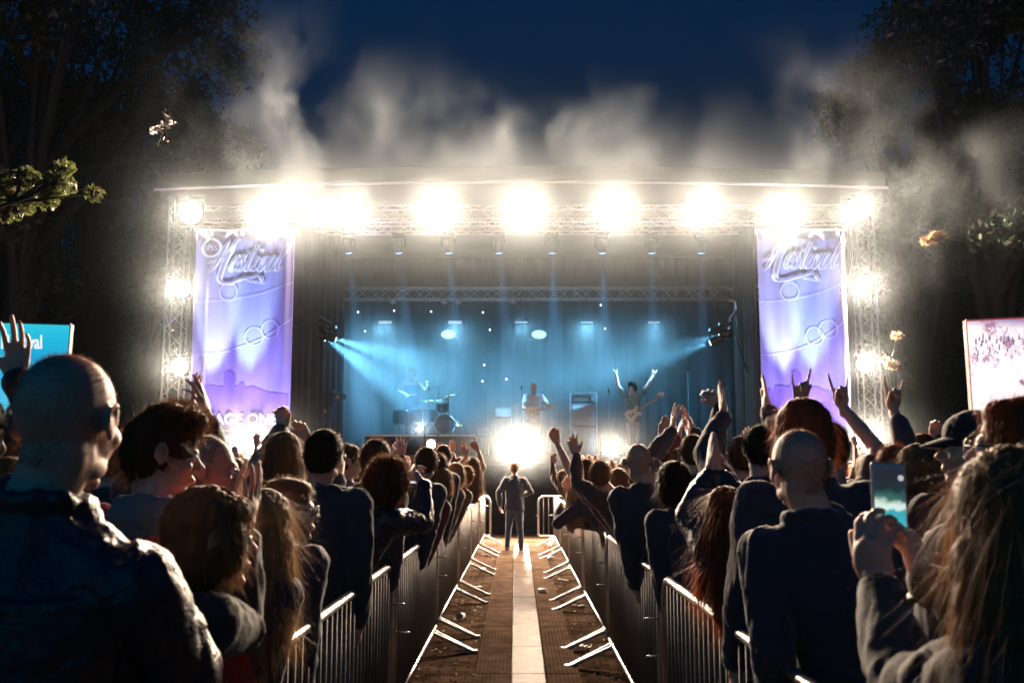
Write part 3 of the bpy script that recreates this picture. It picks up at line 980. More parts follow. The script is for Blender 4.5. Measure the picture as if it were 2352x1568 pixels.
    me = remesh(mb, max(cv, .014), 2, 'trousers'); wrinkle(me, .005, 17, seed + 2); part('trousers', me, CL[legs])
    for f in shoes:
        m2 = MB(); m2.ell(f + Rz @ Vector((0, .05 * s, -.045 * s)), (.045 * s, .13 * s, .042 * s), Rz); m2.ell(f + Vector((0, 0, -.02 * s)), (.042 * s, .05 * s, .055 * s), Rz)
        m2.box(f + Rz @ Vector((0, .05 * s, -.08 * s)), (.08 * s, .25 * s, .02 * s), Rz, .006)
        me = m2.mesh('shoe'); part('shoe', me, shoe_m)
    # --- hair
    hm_ = HAIR[hc]
    if hair not in ('bald', 'none'):
        mb = MB(); E = lambda c, r, M2=None: mb.ell(T(*c), tuple(q * hsz for q in r), (RH @ M2) if M2 else RH)
        strand_len, wid, cnt, lift, curl, sg = .03, .0016, 1500, .35, 0, 2
        if hair == 'buzz':
            E((0, -.018, .031), (.0785, .0955, .0895)); E((0, -.045, -.012), (.073, .066, .075))
            strand_len, lift, cnt = .008, 1.2, 2200
        elif hair == 'short':
            E((0, -.014, .038), (.0835, .098, .089)); E((0, -.045, -.006), (.077, .068, .080)); E((0, .03, .082), (.062, .055, .035))
            strand_len, lift = .026, .55
        elif hair == 'quiff':
            E((0, -.014, .036), (.084, .099, .090)); E((0, -.042, -.006), (.077, .070, .080)); E((0, .045, .102), (.066, .055, .038)); E((.01, .0, .112), (.07, .07, .032)); E((-.03, .06, .09), (.04, .04, .03))
            strand_len, lift, curl, cnt, sg = .038, .45, .003, 3200, 3
        elif hair == 'curly':
            E((0, -.02, .040), (.098, .110, .098)); E((0, -.045, -.02), (.094, .085, .088)); E((0, .02, .10), (.08, .08, .04))
            rr = random.Random(seed)
            for _ in range(90):
                v = Vector((rr.gauss(0, 1), rr.gauss(-.35, 1), rr.gauss(.35, .9))).normalized()
                if v.y > .45 and v.z < .35: continue
                r = rr.uniform(.016, .026); E((v.x * .098, -.02 + v.y * .105, .03 + v.z * .10), (r, r, r))
            strand_len, lift, curl, cnt, sg = .024, .9, .007, 5000, 4
        elif hair == 'bob':
            E((0, -.016, .040), (.092, .104, .094)); E((0, -.035, -.03), (.096, .082, .090)); E((-.07, .02, -.01), (.026, .045, .07)); E((.07, .02, -.01), (.026, .045, .07)); E((0, .045, .07), (.07, .05, .04))
            strand_len, lift, cnt, sg = .06, .12, 2600, 3
        elif hair == 'bun':
            E((0, -.014, .036), (.083, .099, .090)); E((0, -.042, -.002), (.080, .070, .078)); E((0, -.085, .095), (.045, .045, .042))
            strand_len, lift = .03, .25
        elif hair in ('long', 'wavy'):
            E((0, -.014, .038), (.090, .104, .094)); E((0, -.035, -.03), (.095, .082, .085))
            for k in range(7):
                z = -.08 - .05 * k; yy = -.055 - .012 * k
                E((0, yy, z), (.098 - .002 * k, .052, .05))
                for q in (-1, 1):
                    if k < 5: E((q * (.075 + .006 * k), -.01 - .008 * k, z + .03), (.032, .042, .05))
            strand_len, lift, cnt, sg = (.15, .01, 5200, 4) if hair == 'long' else (.12, .12, 5200, 4)
            curl = .008 if hair == 'wavy' else .002
        near = dist < 3.6
        mid = dist < 9
        hv_ = .006 if near else .008 if mid else .012
        shell = remesh(mb, hv_, 3, 'hair')
        if hair in ('long', 'wavy', 'bob'): wrinkle(shell, .006, 55, seed + 6, (1, 1, .12), True)
        elif hair in ('quiff',): wrinkle(shell, .010, 34, seed + 6, (1, .5, 1), True)
        elif hair in ('curly',): wrinkle(shell, .006, 60, seed + 6, (1, 1, 1), True)
        elif hair != 'buzz': wrinkle(shell, .003, 60, seed + 6, (1, 1, .5), True)
        Hcn = np.array(Hc); dn = np.array(RH @ Vector((0, -.6, -.8))); fw = np.array(RH @ Vector((0, .8, .5)))
        msk = (lambda p: p[:, 2] > (Hc.z - .36 * hsz)) if hair in ('long', 'wavy') else None
        if hair in ('quiff',): flow = lambda p, n: np.where(((p - Hcn) @ np.array(RH @ Vector((0, .4, 1))))[:, None] > .06, fw, dn)
        elif hair in ('long', 'wavy', 'bob'): flow = lambda p, n: np.array((0, 0, -1.0)) + (p - Hcn) * np.array((2.2, 2.2, 0))
        else: flow = lambda p, n: np.tile(dn, (len(p), 1))
        k_ = 1.5 if near else 1.2 if mid else .5
        if strands is not None: k_ *= strands
        st = ribbons(shell, int(cnt * k_), strand_len * hsz, wid * (.75 if near else 1.2 if mid else 2.2), seed + 11, flow, curl, lift, segs=sg, mask=msk)
        hj = join(shell, st, 'hair')
        h_o = part('hair', hj, hm_)
    if hair == 'bald' and dist < 8:                           # short stubble on the shaved skull
        mb = MB(); E = lambda c, r: mb.ell(T(*c), tuple(q * hsz for q in r), RH)
        E((0, -.016, .028), (.0775, .0955, .0895)); E((0, -.045, -.014), (.0725, .064, .072))
        sh_ = remesh(mb, .008, 2, 'stubble'); dn = np.array(RH @ Vector((0, -.6, -.8)))
        st = ribbons(sh_, 9000 if dist < 4 else 4000, .0045, .0007 if dist < 4 else .0011, seed + 11, lambda p, n: np.tile(dn, (len(p), 1)), 0, 1.6, segs=2)
        bpy.data.meshes.remove(sh_); part('stubble', st, HAIR['brown'])
    if face:
        for q in (-1, 1):
            m2 = MB(); m2.ell(T(q * .031, .078, .003), .0125 * hsz); me = m2.mesh('eye'); e_ = part('eye', me, eye_m)
            m2 = MB(); m2.ell(T(q * .0315, .0885, .003), .0048 * hsz); me = m2.mesh('iris'); me.transform(wm); obj('iris', me, iris_m, e_, True, local=True)
    if glasses:
        m2 = MB()
        for q in (-1, 1):
            m2.tube([T(q * (.034 + .024 * math.cos(a)), .108, .0 + .019 * math.sin(a)) for a in [k * PI / 8 for k in range(17)]], .0022, 6)
            m2.tube([T(q * .058, .108, .005), T(q * .078, .07, .008), T(q * .086, -.01, .01), T(q * .086, -.025, -.008)], .0022, 6)
        m2.tube([T(-.010, .110, .004), T(.010, .110, .004)], .002, 6)
        part('glasses', m2.mesh('glasses'), glass_m)
    o['_T'] = 0
    del o['_T']
    return o, T, armpts, part, hsz, RH
# ================================================================ the crowd, near to far
J = 'jacket'
# -------- left of the aisle
person('big bald man in the dark jacket in the left foreground, head turned to the right', (158, 813), 1.95, hair='bald', turn=-4, yaw=-4, top='leather', seed=1, face=True, build=1.12, collar=True, hs=1.12, skin=0, slope=.075,
       arms={1: ('body', (.20, .42, 1.0), 'relax', (0, 1, 0), (-1, 0, 0), (1, -.2, -.3))})
person('young man with a tousled quiff in a red jacket with a pale grey hood', (376, 940), 3.0, hair='quiff', hc='brown', turn=-56, yaw=-8, top='red', hood='grey', seed=2, face=True, hs=1.04, tilt=8)
person('grey haired man in profile behind the quiff, looking right', (478, 1000), 3.55, hair='buzz', hc='grey', turn=-66, yaw=-10, top='charcoal', seed=3, face=True, hs=1.08)
person('brown haired man behind the quiff with both hands held up', (420, 918), 4.0, hair='short', hc='brown', turn=-10, top='black', seed=4, hs=1.05,
       arms={1: (476, 968, .12, 'wave', (464, 905), 'l', (.1, .3, -1)), -1: (450, 968, .2, 'wave', (444, 925), 'r', (-.1, .3, -1))})
person('short haired person half hidden between the bald man and the quiff', (268, 990), 4.6, hair='short', hc='fair', turn=-15, top='black', seed=5)
person('person at the left edge with one arm raised in front of the cyan screen', (-62, 905), 2.9, hair='short', hc='dark', top='olive', seed=6, yaw=-5,
       arms={1: (36, 868, .25, 'wave', (44, 780), 'c', (.5, -.2, -.6))})
person('fair haired woman clapping in the left foreground, hands beside her face', (486, 1120), 2.35, hair='bob', hc='fair', turn=-42, yaw=-15, top='olive', seed=7, face=True,
       arms={1: (560, 1225, .22, 'open', (585, 1125), 'l', (.05, .3, -1)), -1: (530, 1215, .30, 'open', (545, 1100), 'r', (-.1, .3, -1))})
person('woman with long straight blond hair and a dark coat near the left rail', (606, 1124), 3.1, hair='long', hc='blond', turn=-12, top='black', seed=8, yaw=-4, hs=.98)
person('short haired woman in glasses and pale scarf, in profile to the right', (664, 1095), 3.9, hair='short', hc='fair', turn=-72, yaw=-12, top='black', seed=9, glasses=True, scarf='white', face=True, hs=1.06)
person('tall man with a dark crop in a black jacket right of the raised cup', (746, 985), 4.9, hair='short', hc='dark', turn=-12, top='black', seed=10, glasses=True, build=1.08, hs=1.04, legs='charcoal')
cupper = person('person with straight brown hair holding up a plastic cup', (652, 993), 5.3, hair='long', hc='fair', turn=0, top='tan', seed=11,
       arms={-1: (648, 985, .5, 'grip', (650, 950), 'c', (-.6, 0, -.5))})
person('person in a dark top with one crooked bare arm beside the tall man', (705, 1035), 6.2, hair='short', hc='brown', style='shirt', top='charcoal', seed=12,
       arms={1: (706, 1012, .2, 'relax', (696, 990), 'c', (1, 0, -.4))})
person('man in profile with a smooth crop right of the tall man', (797, 1018), 7.0, hair='short', hc='brown', turn=-60, top='grey', seed=13, face=True,
       arms={-1: (776, 1100, .3, 'relax', (782, 1062), 'c'), 1: (800, 1110, .3, 'relax', (798, 1078), 'c')})
person('thick haired man with glowing red ears behind the curly head', (864, 1007), 6.2, hair='short', hc='brown', top='charcoal', seed=14, hs=1.08)
person('dark haired person low between the man in profile and the red eared man', (826, 1058), 7.4, hair='short', hc='dark', top='navy', seed=15)
curly = person('curly haired person in a leather jacket filming with a phone', (890, 1058), 5.3, hair='curly', hc='brown', top='leather', seed=16, turn=-8, yaw=-5, hs=1.03,
       arms={1: (972, 1110, .35, 'grip', (948, 1088), 'l', (.5, -.1, -1)), -1: (925, 1118, .38, 'relax', (932, 1098), 'r', (-.5, 0, -.8))})
person('person with a spread five finger hand up, left of the lamp haired man', (905, 1052), 9.2, hair='short', hc='dark', top='black', seed=17,
       arms={1: (921, 1048, .3, 'open', (923, 1018), 'c', (.3, 0, -1))})
person('tall short haired man in a dark jacket with a stage lamp glinting above his head', (980, 1025), 7.9, hair='short', hc='brown', top='black', seed=18, build=1.1)
person('close cropped man beyond the man with the lamp above his head', (1020, 1021), 10.4, hair='buzz', hc='brown', top='navy', seed=19, turn=-15)
person('small round headed person between two taller men near the left rail', (1006, 1040), 8.8, hair='short', hc='brown', top='charcoal', seed=20)
person('fair haired person leaning on the left rail with head bowed', (1012, 1075), 8.6, hair='bob', hc='fair', top='wine', seed=21, lean=10)
person('person in a tan jacket pressed to the left rail', (1046, 1062), 10.6, hair='bob', hc='fair', top='tan', seed=22, lean=8)
person('person in brown leaning against the left rail', (1070, 1068), 11.2, hair='short', hc='fair', top='brown', seed=23, lean=12)
person('bare armed person at the left rail throwing a bent hand up', (1086, 1050), 12.5, hair='long', hc='fair', style='shirt', top='tan', seed=24,
       arms={1: (1098, 1034, .3, 'relax', (1086, 1012), 'c', (.9, 0, -.6)), -1: (1072, 1048, .3, 'wave', (1062, 1026), 'c', (-.5, 0, -.6))})
person('person with a tilted raised hand left of the bent hand', (1058, 1048), 13.0, hair='short', hc='brown', top='wine', seed=25,
       arms={1: (1036, 1042, .4, 'wave', (1040, 1022), 'c', (.3, 0, -1)), -1: (1020, 1045, .3, 'wave', (1012, 1030), 'c')})

# -------- right of the aisle
person('bald man in a black jacket in the right foreground', (1832, 985), 3.15, hair='bald', turn=6, top='black', seed=40, build=1.04, yaw=4, hs=1.05, slope=.035)
person('person hidden behind the right hand bald man, pale sleeved hand resting on the rail', (1836, 1012), 4.35, hair='short', hc='brown', top='tan', seed=64, sleeve=.9,
       arms={-1: (1672, 1322, -.08, 'relax', (1600, 1332), 'd', (-.3, -.6, -.6))})
person('person with a thick reddish bowl haircut behind the bald man', (1848, 918), 3.7, hair='bob', hc='red', top='black', seed=41, turn=-20, hs=1.06)
person('person making horn signs with both hands beyond the reddish bowl haircut', (1905, 968), 4.9, hair='short', hc='brown', top='brown', seed=42, style='shirt',
       arms={-1: (1838, 925, .35, 'horns', (1838, 888), 'c', (-.5, 0, -.6)), 1: (1936, 935, .3, 'horns', (1928, 890), 'c', (.9, 0, -.5))})
person('person in a long sleeve pointing two fingers at the sky near the right tower', (2052, 1020), 4.9, hair='short', hc='red', top='charcoal', seed=43, sleeve=.72,
       arms={1: (2052, 940, .3, 'horns', (2050, 868), 'c', (.2, 0, -1))})
person('red haired head low beside the phone', (2044, 1044), 5.6, hair='bob', hc='red', top='wine', seed=44)
person('light brown haired person behind the held up phone', (2108, 1020), 4.7, hair='bob', hc='fair', top='navy', seed=45, turn=10,
       arms={1: (2138, 1105, .25, 'flat', (2134, 1052), 'c', (.6, 0, -.8))})
person('short haired person filming far off to the right of the tall raised arm', (2118, 994), 6.6, hair='short', hc='brown', top='black', seed=46,
       arms={1: (2150, 1010, .3, 'grip', (2148, 992), 'c')})
capman = person('man in a dark peaked cap looking left', (2232, 944), 3.6, hair='none', turn=62, yaw=12, top='black', seed=47, face=True, hs=1.05)
person('red haired person with dark glasses at the right edge, in profile to the left', (2345, 905), 2.25, hair='short', hc='red', turn=48, yaw=10, top='charcoal', seed=48, glasses=True, face=True, hs=1.0, tilt=-6)
filmer = person('woman with long rim lit hair at the right edge filming with a phone', (2330, 1028), 1.55, hair='long', hc='fair', top='olive', seed=49, turn=2, hs=1.04, yaw=8,
       arms={-1: (2018, 1352, .42, 'relax', (1985, 1185), 'rs', (-.3, 0, -1)), 1: (2118, 1330, .46, 'grip', (2080, 1195), 'ls', (.3, 0, -1))})
person('dark haired man clapping both arms overhead left of the bald man', (1746, 975), 5.2, hair='short', hc='dark', top='black', seed=50, build=1.05,
       arms={-1: (1664, 955, .35, 'flat', (1650, 868), 'r', (-.9, 0, -.5)), 1: (1762, 940, .4, 'flat', (1756, 870), 'l', (.8, 0, -.6))})
person('person behind the overhead clapper reaching with a bent hand', (1705, 1000), 6.0, hair='short', hc='brown', top='navy', seed=51,
       arms={-1: (1655, 935, .3, 'relax', (1618, 890), 's', (-.4, 0, -1))})
person('cropped man with clapping hands up left of the overhead clapper', (1590, 998), 6.6, hair='buzz', hc='brown', top='black', seed=52,
       arms={-1: (1546, 990, .3, 'wave', (1545, 930), 'r', (-.8, 0, -.6)), 1: (1592, 990, .35, 'wave', (1578, 940), 'l', (.9, 0, -.6))})
person('person beyond the cropped man clapping at forehead height', (1560, 1030), 7.8, hair='short', hc='fair', top='wine', seed=53,
       arms={-1: (1558, 1005, .3, 'wave', (1565, 965), 'r'), 1: (1586, 1005, .3, 'wave', (1580, 968), 'l')})
person('person raising a flat palm left of the clapping hands', (1512, 1028), 7.6, hair='short', hc='red', top='brown', seed=54,
       arms={1: (1522, 1010, .3, 'flat', (1530, 970), 'c', (.4, 0, -1))})
person('bald man with lit red ears and a round black jacket', (1466, 1018), 6.5, hair='bald', top='black', seed=55, build=1.22, turn=-6, hs=1.06)
person('dark long haired person beside the red eared bald man', (1548, 1060), 5.6, hair='bob', hc='dark', top='black', seed=56)
person('red haired person in a leather jacket clapping above her head', (1668, 1118), 4.0, hair='long', hc='red', top='leather', seed=57,
       arms={-1: (1630, 1090, .3, 'flat', (1632, 1040), 'r', (-1, -.1, -.4)), 1: (1654, 1092, .3, 'flat', (1650, 1042), 'l', (.9, -.1, -.4))})
person('person with a bare arm and a loose fist stretched over the right rail', (1350, 1052), 8.4, hair='short', hc='brown', top='wine', seed=58, style='shirt', lean=14,
       arms={-1: (1280, 1018, .4, 'relax', (1264, 985), 'c', (-.2, 0, -1)), 1: (1312, 1092, .4, 'relax', (1296, 1120), 'c', (.2, -.5, -.8))})
person('person in brown reaching up beside the stretched bare arm', (1378, 1056), 8.0, hair='short', hc='fair', top='brown', seed=59,
       arms={-1: (1322, 1045, .3, 'wave', (1314, 1010), 'c', (-.5, 0, -.7))})
person('person in glaring light left of the red eared bald man', (1420, 1075), 9.5, hair='bob', hc='fair', top='tan', seed=60)
person('person in a dark coat hanging over the right rail with both hands down', (1330, 1082), 9.6, hair='long', hc='blond', top='charcoal', seed=61, lean=20,
       arms={-1: (1288, 1165, .3, 'relax', (1284, 1195), 'c'), 1: (1306, 1190, .2, 'relax', (1310, 1222), 'c')})
person('person at the far end of the right rail with one arm up', (1292, 1078), 14.5, hair='short', hc='fair', top='tan', seed=62,
       arms={-1: (1268, 1066, .3, 'wave', (1271, 1044), 'c', (-.8, 0, -.6))})
guard = person('person in a dark jacket and jeans walking down the aisle towards the stage', (1182, 1062), 20.4, hair='short', hc='fair', top='black', seed=63, vox=.009, build=.98, free=True,
       legpose={-1: (-.15, .02), 1: (.13, -.05)}, legs='denim', lean=4, turn=-12,
       arms={-1: ('body', (-.30, .02, .90), 'relax', (-.1, .3, -1), (1, 0, 0), (-1, -.6, 0)), 1: ('body', (.14, .24, 1.10), 'fist', (-.6, .5, .3), (0, 1, 0), (1, -.3, -.4))})

# -------- things they hold or wear
def phone(label, c, R, w=.075, h=.152, scr=None, seed=0, s_=1.0):
    o = empty('phone', c, label, 'phone', None, R.to_euler())
    m = MB(); m.box((0, 0, 0), (w, .009, h), bev=.004); m.build('case', mat('phone_case', (.55, .50, .47), .3, .3), o, local=True)
    m = MB(); m.add([(-w * .44, -.0048, -h * .42), (w * .44, -.0048, -h * .42), (w * .44, -.0048, h * .42), (-w * .44, -.0048, h * .42)], [(0, 1, 2, 3)])
    m.build('screen', scr, o, local=True)
    m = MB(); m.lathe([(.006, 0), (.006, .001), (.001, .0015)], (w * .32, -.0052, h * .30), 12, Matrix.Rotation(PI / 2, 3, 'X')); m.build('button', mat('phone_button', (.8, .8, .78), .3, emit=(1, 1, .95), es=.5), o, local=True)
    return o
def screen_mat(name, axis, stops, strength, noise_amt=.25, nscale=60, base=.0):
    """live camera picture on a display: bands of colour broken by noise"""
    m = bpy.data.materials.new(name); m.use_nodes = True; t = m.node_tree; b = t.nodes['Principled BSDF']; N = t.nodes.new; L = t.links.new
    b.inputs['Base Color'].default_value = (.01, .01, .01, 1); b.inputs['Roughness'].default_value = .2
    tc = N('ShaderNodeTexCoord'); nz = N('ShaderNodeTexNoise'); nz.inputs['Scale'].default_value = nscale; L(tc.outputs['Object'], nz.inputs['Vector'])
    sp = N('ShaderNodeSeparateXYZ'); L(tc.outputs['Generated'], sp.inputs[0])
    ad = N('ShaderNodeMath'); ad.operation = 'MULTIPLY_ADD'; L(nz.outputs[0], ad.inputs[0]); ad.inputs[1].default_value = noise_amt; L(sp.outputs[axis], ad.inputs[2])
    cr = N('ShaderNodeValToRGB'); el = cr.color_ramp.elements
    while len(el) > 1: el.remove(el[0])
    for k, (p, c) in enumerate(stops):
        e = el[0] if k == 0 else el.new(p)
        e.position = p; e.color = (*c, 1)
    L(ad.outputs[0], cr.inputs[0]); L(cr.outputs[0], b.inputs['Emission Color']); b.inputs['Emission Strength'].default_value = strength
    m.cycles.emission_sampling = 'NONE'
    return m
ps = screen_mat('phone_picture', 2, [(0, (.02, .03, .03)), (.14, (.25, .75, .75)), (.25, (.06, .45, .55)), (.42, (.04, .40, .45)), (.48, (.75, .9, .85)), (.56, (.65, .8, .7)), (.64, (.05, .16, .13)), (.78, (.015, .03, .035)), (1.0, (.02, .02, .03))], 1.0, .22, 50)
c = P(2042, 1148, 1.55 + .52)
phone('phone held upright showing the bright stage, filming in the right foreground', c, Matrix.Rotation(.12, 3, 'Z') @ Matrix.Rotation(-.10, 3, 'X') @ Matrix.Rotation(.06, 3, 'Y'), .074, .150, ps)
ps2 = screen_mat('phone_picture_wide', 0, [(0, (.6, .9, .95)), (.35, (.15, .55, .65)), (.6, (.5, .85, .9)), (1, (.9, .95, .95))], 1.0, .5, 60)
c = P(945, 1096, 5.3 + .40)
o_ = phone('phone held sideways with a bright picture above the curly head', c, Matrix.Rotation(.1, 3, 'Z') @ Matrix.Rotation(PI / 2, 3, 'Y'), .070, .10, ps2)
c = P(2152, 1006, 6.6 + .33)
phone('small phone held up far off on the right side of the crowd', c, Matrix.Rotation(.2, 3, 'Z'), .07, .13, ps2)
# cup
c = P(648, 962, 5.3 + .5)
m = MB(); m.lathe([(.030, -.05), (.033, -.02), (.042, .06), (.0435, .062), (.041, .058), (.032, -.03), (.028, -.045)], c, 24, Matrix.Rotation(-.2, 3, 'Y'))
cupm = mat('white_cup', (.85, .83, .82), .3)
t = cupm.node_tree; b_ = t.nodes['Principled BSDF']; tr = t.nodes.new('ShaderNodeBsdfTranslucent'); tr.inputs[0].default_value = (.9, .86, .85, 1)
mx = t.nodes.new('ShaderNodeMixShader'); mx.inputs[0].default_value = .6; t.links.new(b_.outputs[0], mx.inputs[1]); t.links.new(tr.outputs[0], mx.inputs[2]); t.links.new(mx.outputs[0], t.nodes['Material Output'].inputs['Surface'])
tag(m.build('plastic_cup', cupm, None, True), 'white plastic cup held up above the crowd by the left banner', 'cup')
# cap
o, T, ap, part, hs_, RH = capman
m = MB(); E = lambda c, r: m.ell(T(*c), tuple(q * hs_ for q in r), RH)
E((0, -.012, .052), (.086, .104, .082)); E((0, -.012, .03), (.087, .106, .045))
me = remesh(m, .006, 3, 'cap'); wrinkle(me, .0015, 40, 3); part('cap', me, cloth('cap_cloth', (.012, .014, .014)))
m = MB(); n = 12
vt = []; fc = []
for j in range(4):
    for i in range(n + 1):
        a = math.radians(-62 + 124 * i / n); r = 1 + .0 * j
        x = .080 * math.sin(a) * (1 - .02 * j); y = .085 * math.cos(a) + .026 * j * max(.0, math.cos(a)) ** .6
        vt.append(T(x, y, .045 - .010 * j - .012 * (x / .08) ** 2))
for j in range(3):
    for i in range(n): a = j * (n + 1) + i; fc.append((a, a + 1, a + n + 2, a + n + 1))
m.add(vt, fc); me = m.mesh('brim'); bo = part('brim', me, MATS['cap_cloth']); md = bo.modifiers.new('t', 'SOLIDIFY'); md.thickness = .005
# cuffs, watch and bracelets
def ring_on(o_, part_, wv, d, r, th, name, m_):
    m = MB(); d = Vector(d).normalized(); a = d.orthogonal().normalized(); b = d.cross(a)
    m.tube([wv + (a * math.cos(k * PI / 8) + b * math.sin(k * PI / 8)) * r for k in range(17)], th, 8)
    part_(name, m.mesh(name), m_)
o, T, ap, part, hs_, RH = filmer
ring_on(o, part, ap[1][2] - ap[1][3] * .03, ap[1][3], .034, .007, 'watch', black_metal)
# fill the rest of the crowd -------------------------------------------------
protos = []
def proto(hair, hc, top, arms, seed, style='jacket', turn=0, lean=0, H=1.75):
    k = len(protos)
    r = person('proto %d' % k, (0, 0), 0, H=H, pos=(0, 14.0 + .01 * k, 0), hair=hair, hc=hc, top=top, arms=arms, seed=100 + seed, style=style, turn=turn, lean=lean, vox=.0105, strands=.8)
    protos.append((r[0], hair, hc, top, arms))
AU = lambda x, z, pose='wave', y=.18: ('body', (x, y, z), pose, (0, .15, 1), (0, 1, 0), (x * 2, -.2, -.8))
ad = {'none': 'arms down', 'r': 'right hand raised', 'l': 'left hand raised', 'both': 'both arms raised', 'clap': 'hands clapping', 'phone': 'hands before the face'}
AR = {'none': {}, 'r': {1: AU(.26, 1.93, 'open')}, 'l': {-1: AU(-.30, 1.88, 'horns')}, 'both': {-1: AU(-.30, 1.95), 1: AU(.28, 1.98, 'open')},
      'clap': {-1: AU(-.05, 1.66, 'flat', .35), 1: AU(.06, 1.66, 'flat', .35)}, 'phone': {-1: AU(-.07, 1.72, 'relax', .36), 1: AU(.07, 1.72, 'grip', .36)}}
PR = [('short', 'brown', 'black', 'none', 'jacket'), ('long', 'fair', 'tan', 'none', 'jacket'), ('short', 'dark', 'navy', 'r', 'jacket'), ('bob', 'fair', 'wine', 'none', 'jacket'),
      ('bald', 'grey', 'charcoal', 'none', 'jacket'), ('short', 'fair', 'brown', 'both', 'shirt'), ('bun', 'brown', 'olive', 'clap', 'jacket'), ('short', 'brown', 'grey', 'phone', 'shirt'),
      ('curly', 'red', 'black', 'none', 'jacket'), ('long', 'blond', 'charcoal', 'l', 'jacket'), ('buzz', 'grey', 'navy', 'clap', 'jacket'), ('bob', 'dark', 'black', 'r', 'jacket')]
for k, (h, c_, tp, a, st) in enumerate(PR): proto(h, c_, tp, AR[a], k, st, turn=(-12, 8, 0, 15, -5, 10, -20, 0, 12, 6, -8, 0)[k])
hairw = {'short': 'short %s hair', 'long': 'long %s hair', 'bob': '%s bobbed hair', 'bald': 'a bald head', 'bun': '%s hair in a bun', 'curly': 'curly %s hair', 'buzz': 'cropped %s hair'}
taken = []
for ob in PERSONS.values():
    if not ob['label'].startswith('proto'): taken.append((ob.location.x, ob.location.y))
rf = random.Random(21)
rows = {}
placed = 0
used_first = set()
y = 5.6
cand = []
ri = 0
while y < 23.6:
    half = y * .505 + .6
    for side in (-1, 1):
        x = 1.30 + rf.uniform(0, .3); n = 0
        while x < min(half, 12.5):
            n += 1
            cand.append((side * x, y + rf.uniform(-.22, .22), side, ri, n))
            x += rf.uniform(.62, .95) * (1 if y < 14 else 1.15)
    y += .95 if y < 12 else 1.35; ri += 1
nrows = ri
def ordw(k): return ['first', 'second', 'third', 'fourth', 'fifth', 'sixth', 'seventh', 'eighth', 'ninth', 'tenth', 'eleventh', 'twelfth', 'thirteenth', 'fourteenth', 'fifteenth', 'sixteenth', 'seventeenth', 'eighteenth', 'nineteenth', 'twentieth'][k]
firsts = {}
for (x, y, side, ri, n) in cand:
    if any((x - a) ** 2 + (y - b) ** 2 < .42 ** 2 for a, b in taken): continue
    if y < 9 and any(abs(x - a * y / b) < .30 and b < y and y - b < 2.2 for a, b in taken if b > 2): continue     # fully hidden behind someone
    k = rf.randrange(len(protos))
    if rf.random() < .25: k = rf.choice((0, 3, 4, 8))
    src, h, c_, tp, a = protos[k]
    # nobody blocks the sight lines the photograph shows: keep heads below the line seen there
    H = min(rf.gauss(1.72, .075), 1.88)
    topz = 1.60 + (1078 - (1050 if y < 16 else 1040)) * y / F
    H = max(1.5, min(H, topz + rf.uniform(-.02, .02)))
    if PR[k][3] in ('both', 'r', 'l') and (y < 7.5 or rf.random() < .35): k = rf.choice((0, 1, 3, 4, 8)); src, h, c_, tp, a = protos[k]
    if k not in firsts: o = src; firsts[k] = True
    else:
        o = src.copy(); COL.objects.link(o)
        for ch in src.children:
            c2 = ch.copy(); COL.objects.link(c2); c2.parent = o
    sc = H / 1.75
    o.location = (x, y, 0); o.scale = (sc, sc, sc); o.rotation_euler = (0, 0, math.radians(rf.uniform(-14, 14)) + (.18 if side < 0 else -.18) * -1 * min(1, abs(x) / 8))
    hw = hairw[h]; hw = hw % c_ if '%' in hw else hw
    o['label'] = '%s, %s, %s crowd, %s row, %s from the aisle' % (hw, ad[PR[k][3]], 'left' if side < 0 else 'right', ordw(ri), ordw(n - 1))
    o['category'] = 'person'; o['group'] = 'people packed in the crowd'
    taken.append((x, y)); placed += 1
for k, pr in enumerate(protos):
    if k not in firsts:
        for ch in list(pr[0].children): bpy.data.objects.remove(ch)
        bpy.data.objects.remove(pr[0])
print('crowd placed', placed)
# ================================================================ band and back line
chrome = mat('chrome', (.75, .76, .78), .18, 1.0); amp_m = mat('amp_tolex', (.035, .035, .04), .6, bump=(90, .3))
grille_m = mat('amp_grille', (.32, .38, .44), .7, noise=(60, .4)); drum_m = mat('drum_shell', (.05, .09, .12), .25, .2, noise=(7, .4)); skin_m = mat('drum_head', (.55, .6, .62), .5)  # grille colour paled and blued to stand in for blue light on it
brass = mat('cymbal_brass', (.6, .5, .28), .25, .9)
zr_ = P(980, 997, 27.3).z
m = MB(); m.box((P(975, 1000, 28.6).x, 28.8, (zr_ + zdeck) / 2), (P(1095, 1000, 28.6).x - P(853, 1000, 28.6).x, 3.0, zr_ - zdeck), bev=.02)
rise = empty('drum_riser', (P(975, 1000, 28.6).x, 28.8, zdeck), 'dark low platform under the drum kit', 'drum riser')
m.build('platform', black_cloth, rise)
m = MB(); m.box((P(975, 1000, 28.6).x, 27.28, zr_ - .03), (P(1095, 1000, 28.6).x - P(853, 1000, 28.6).x, .03, .05)); m.build('edge_trim', alu, rise)

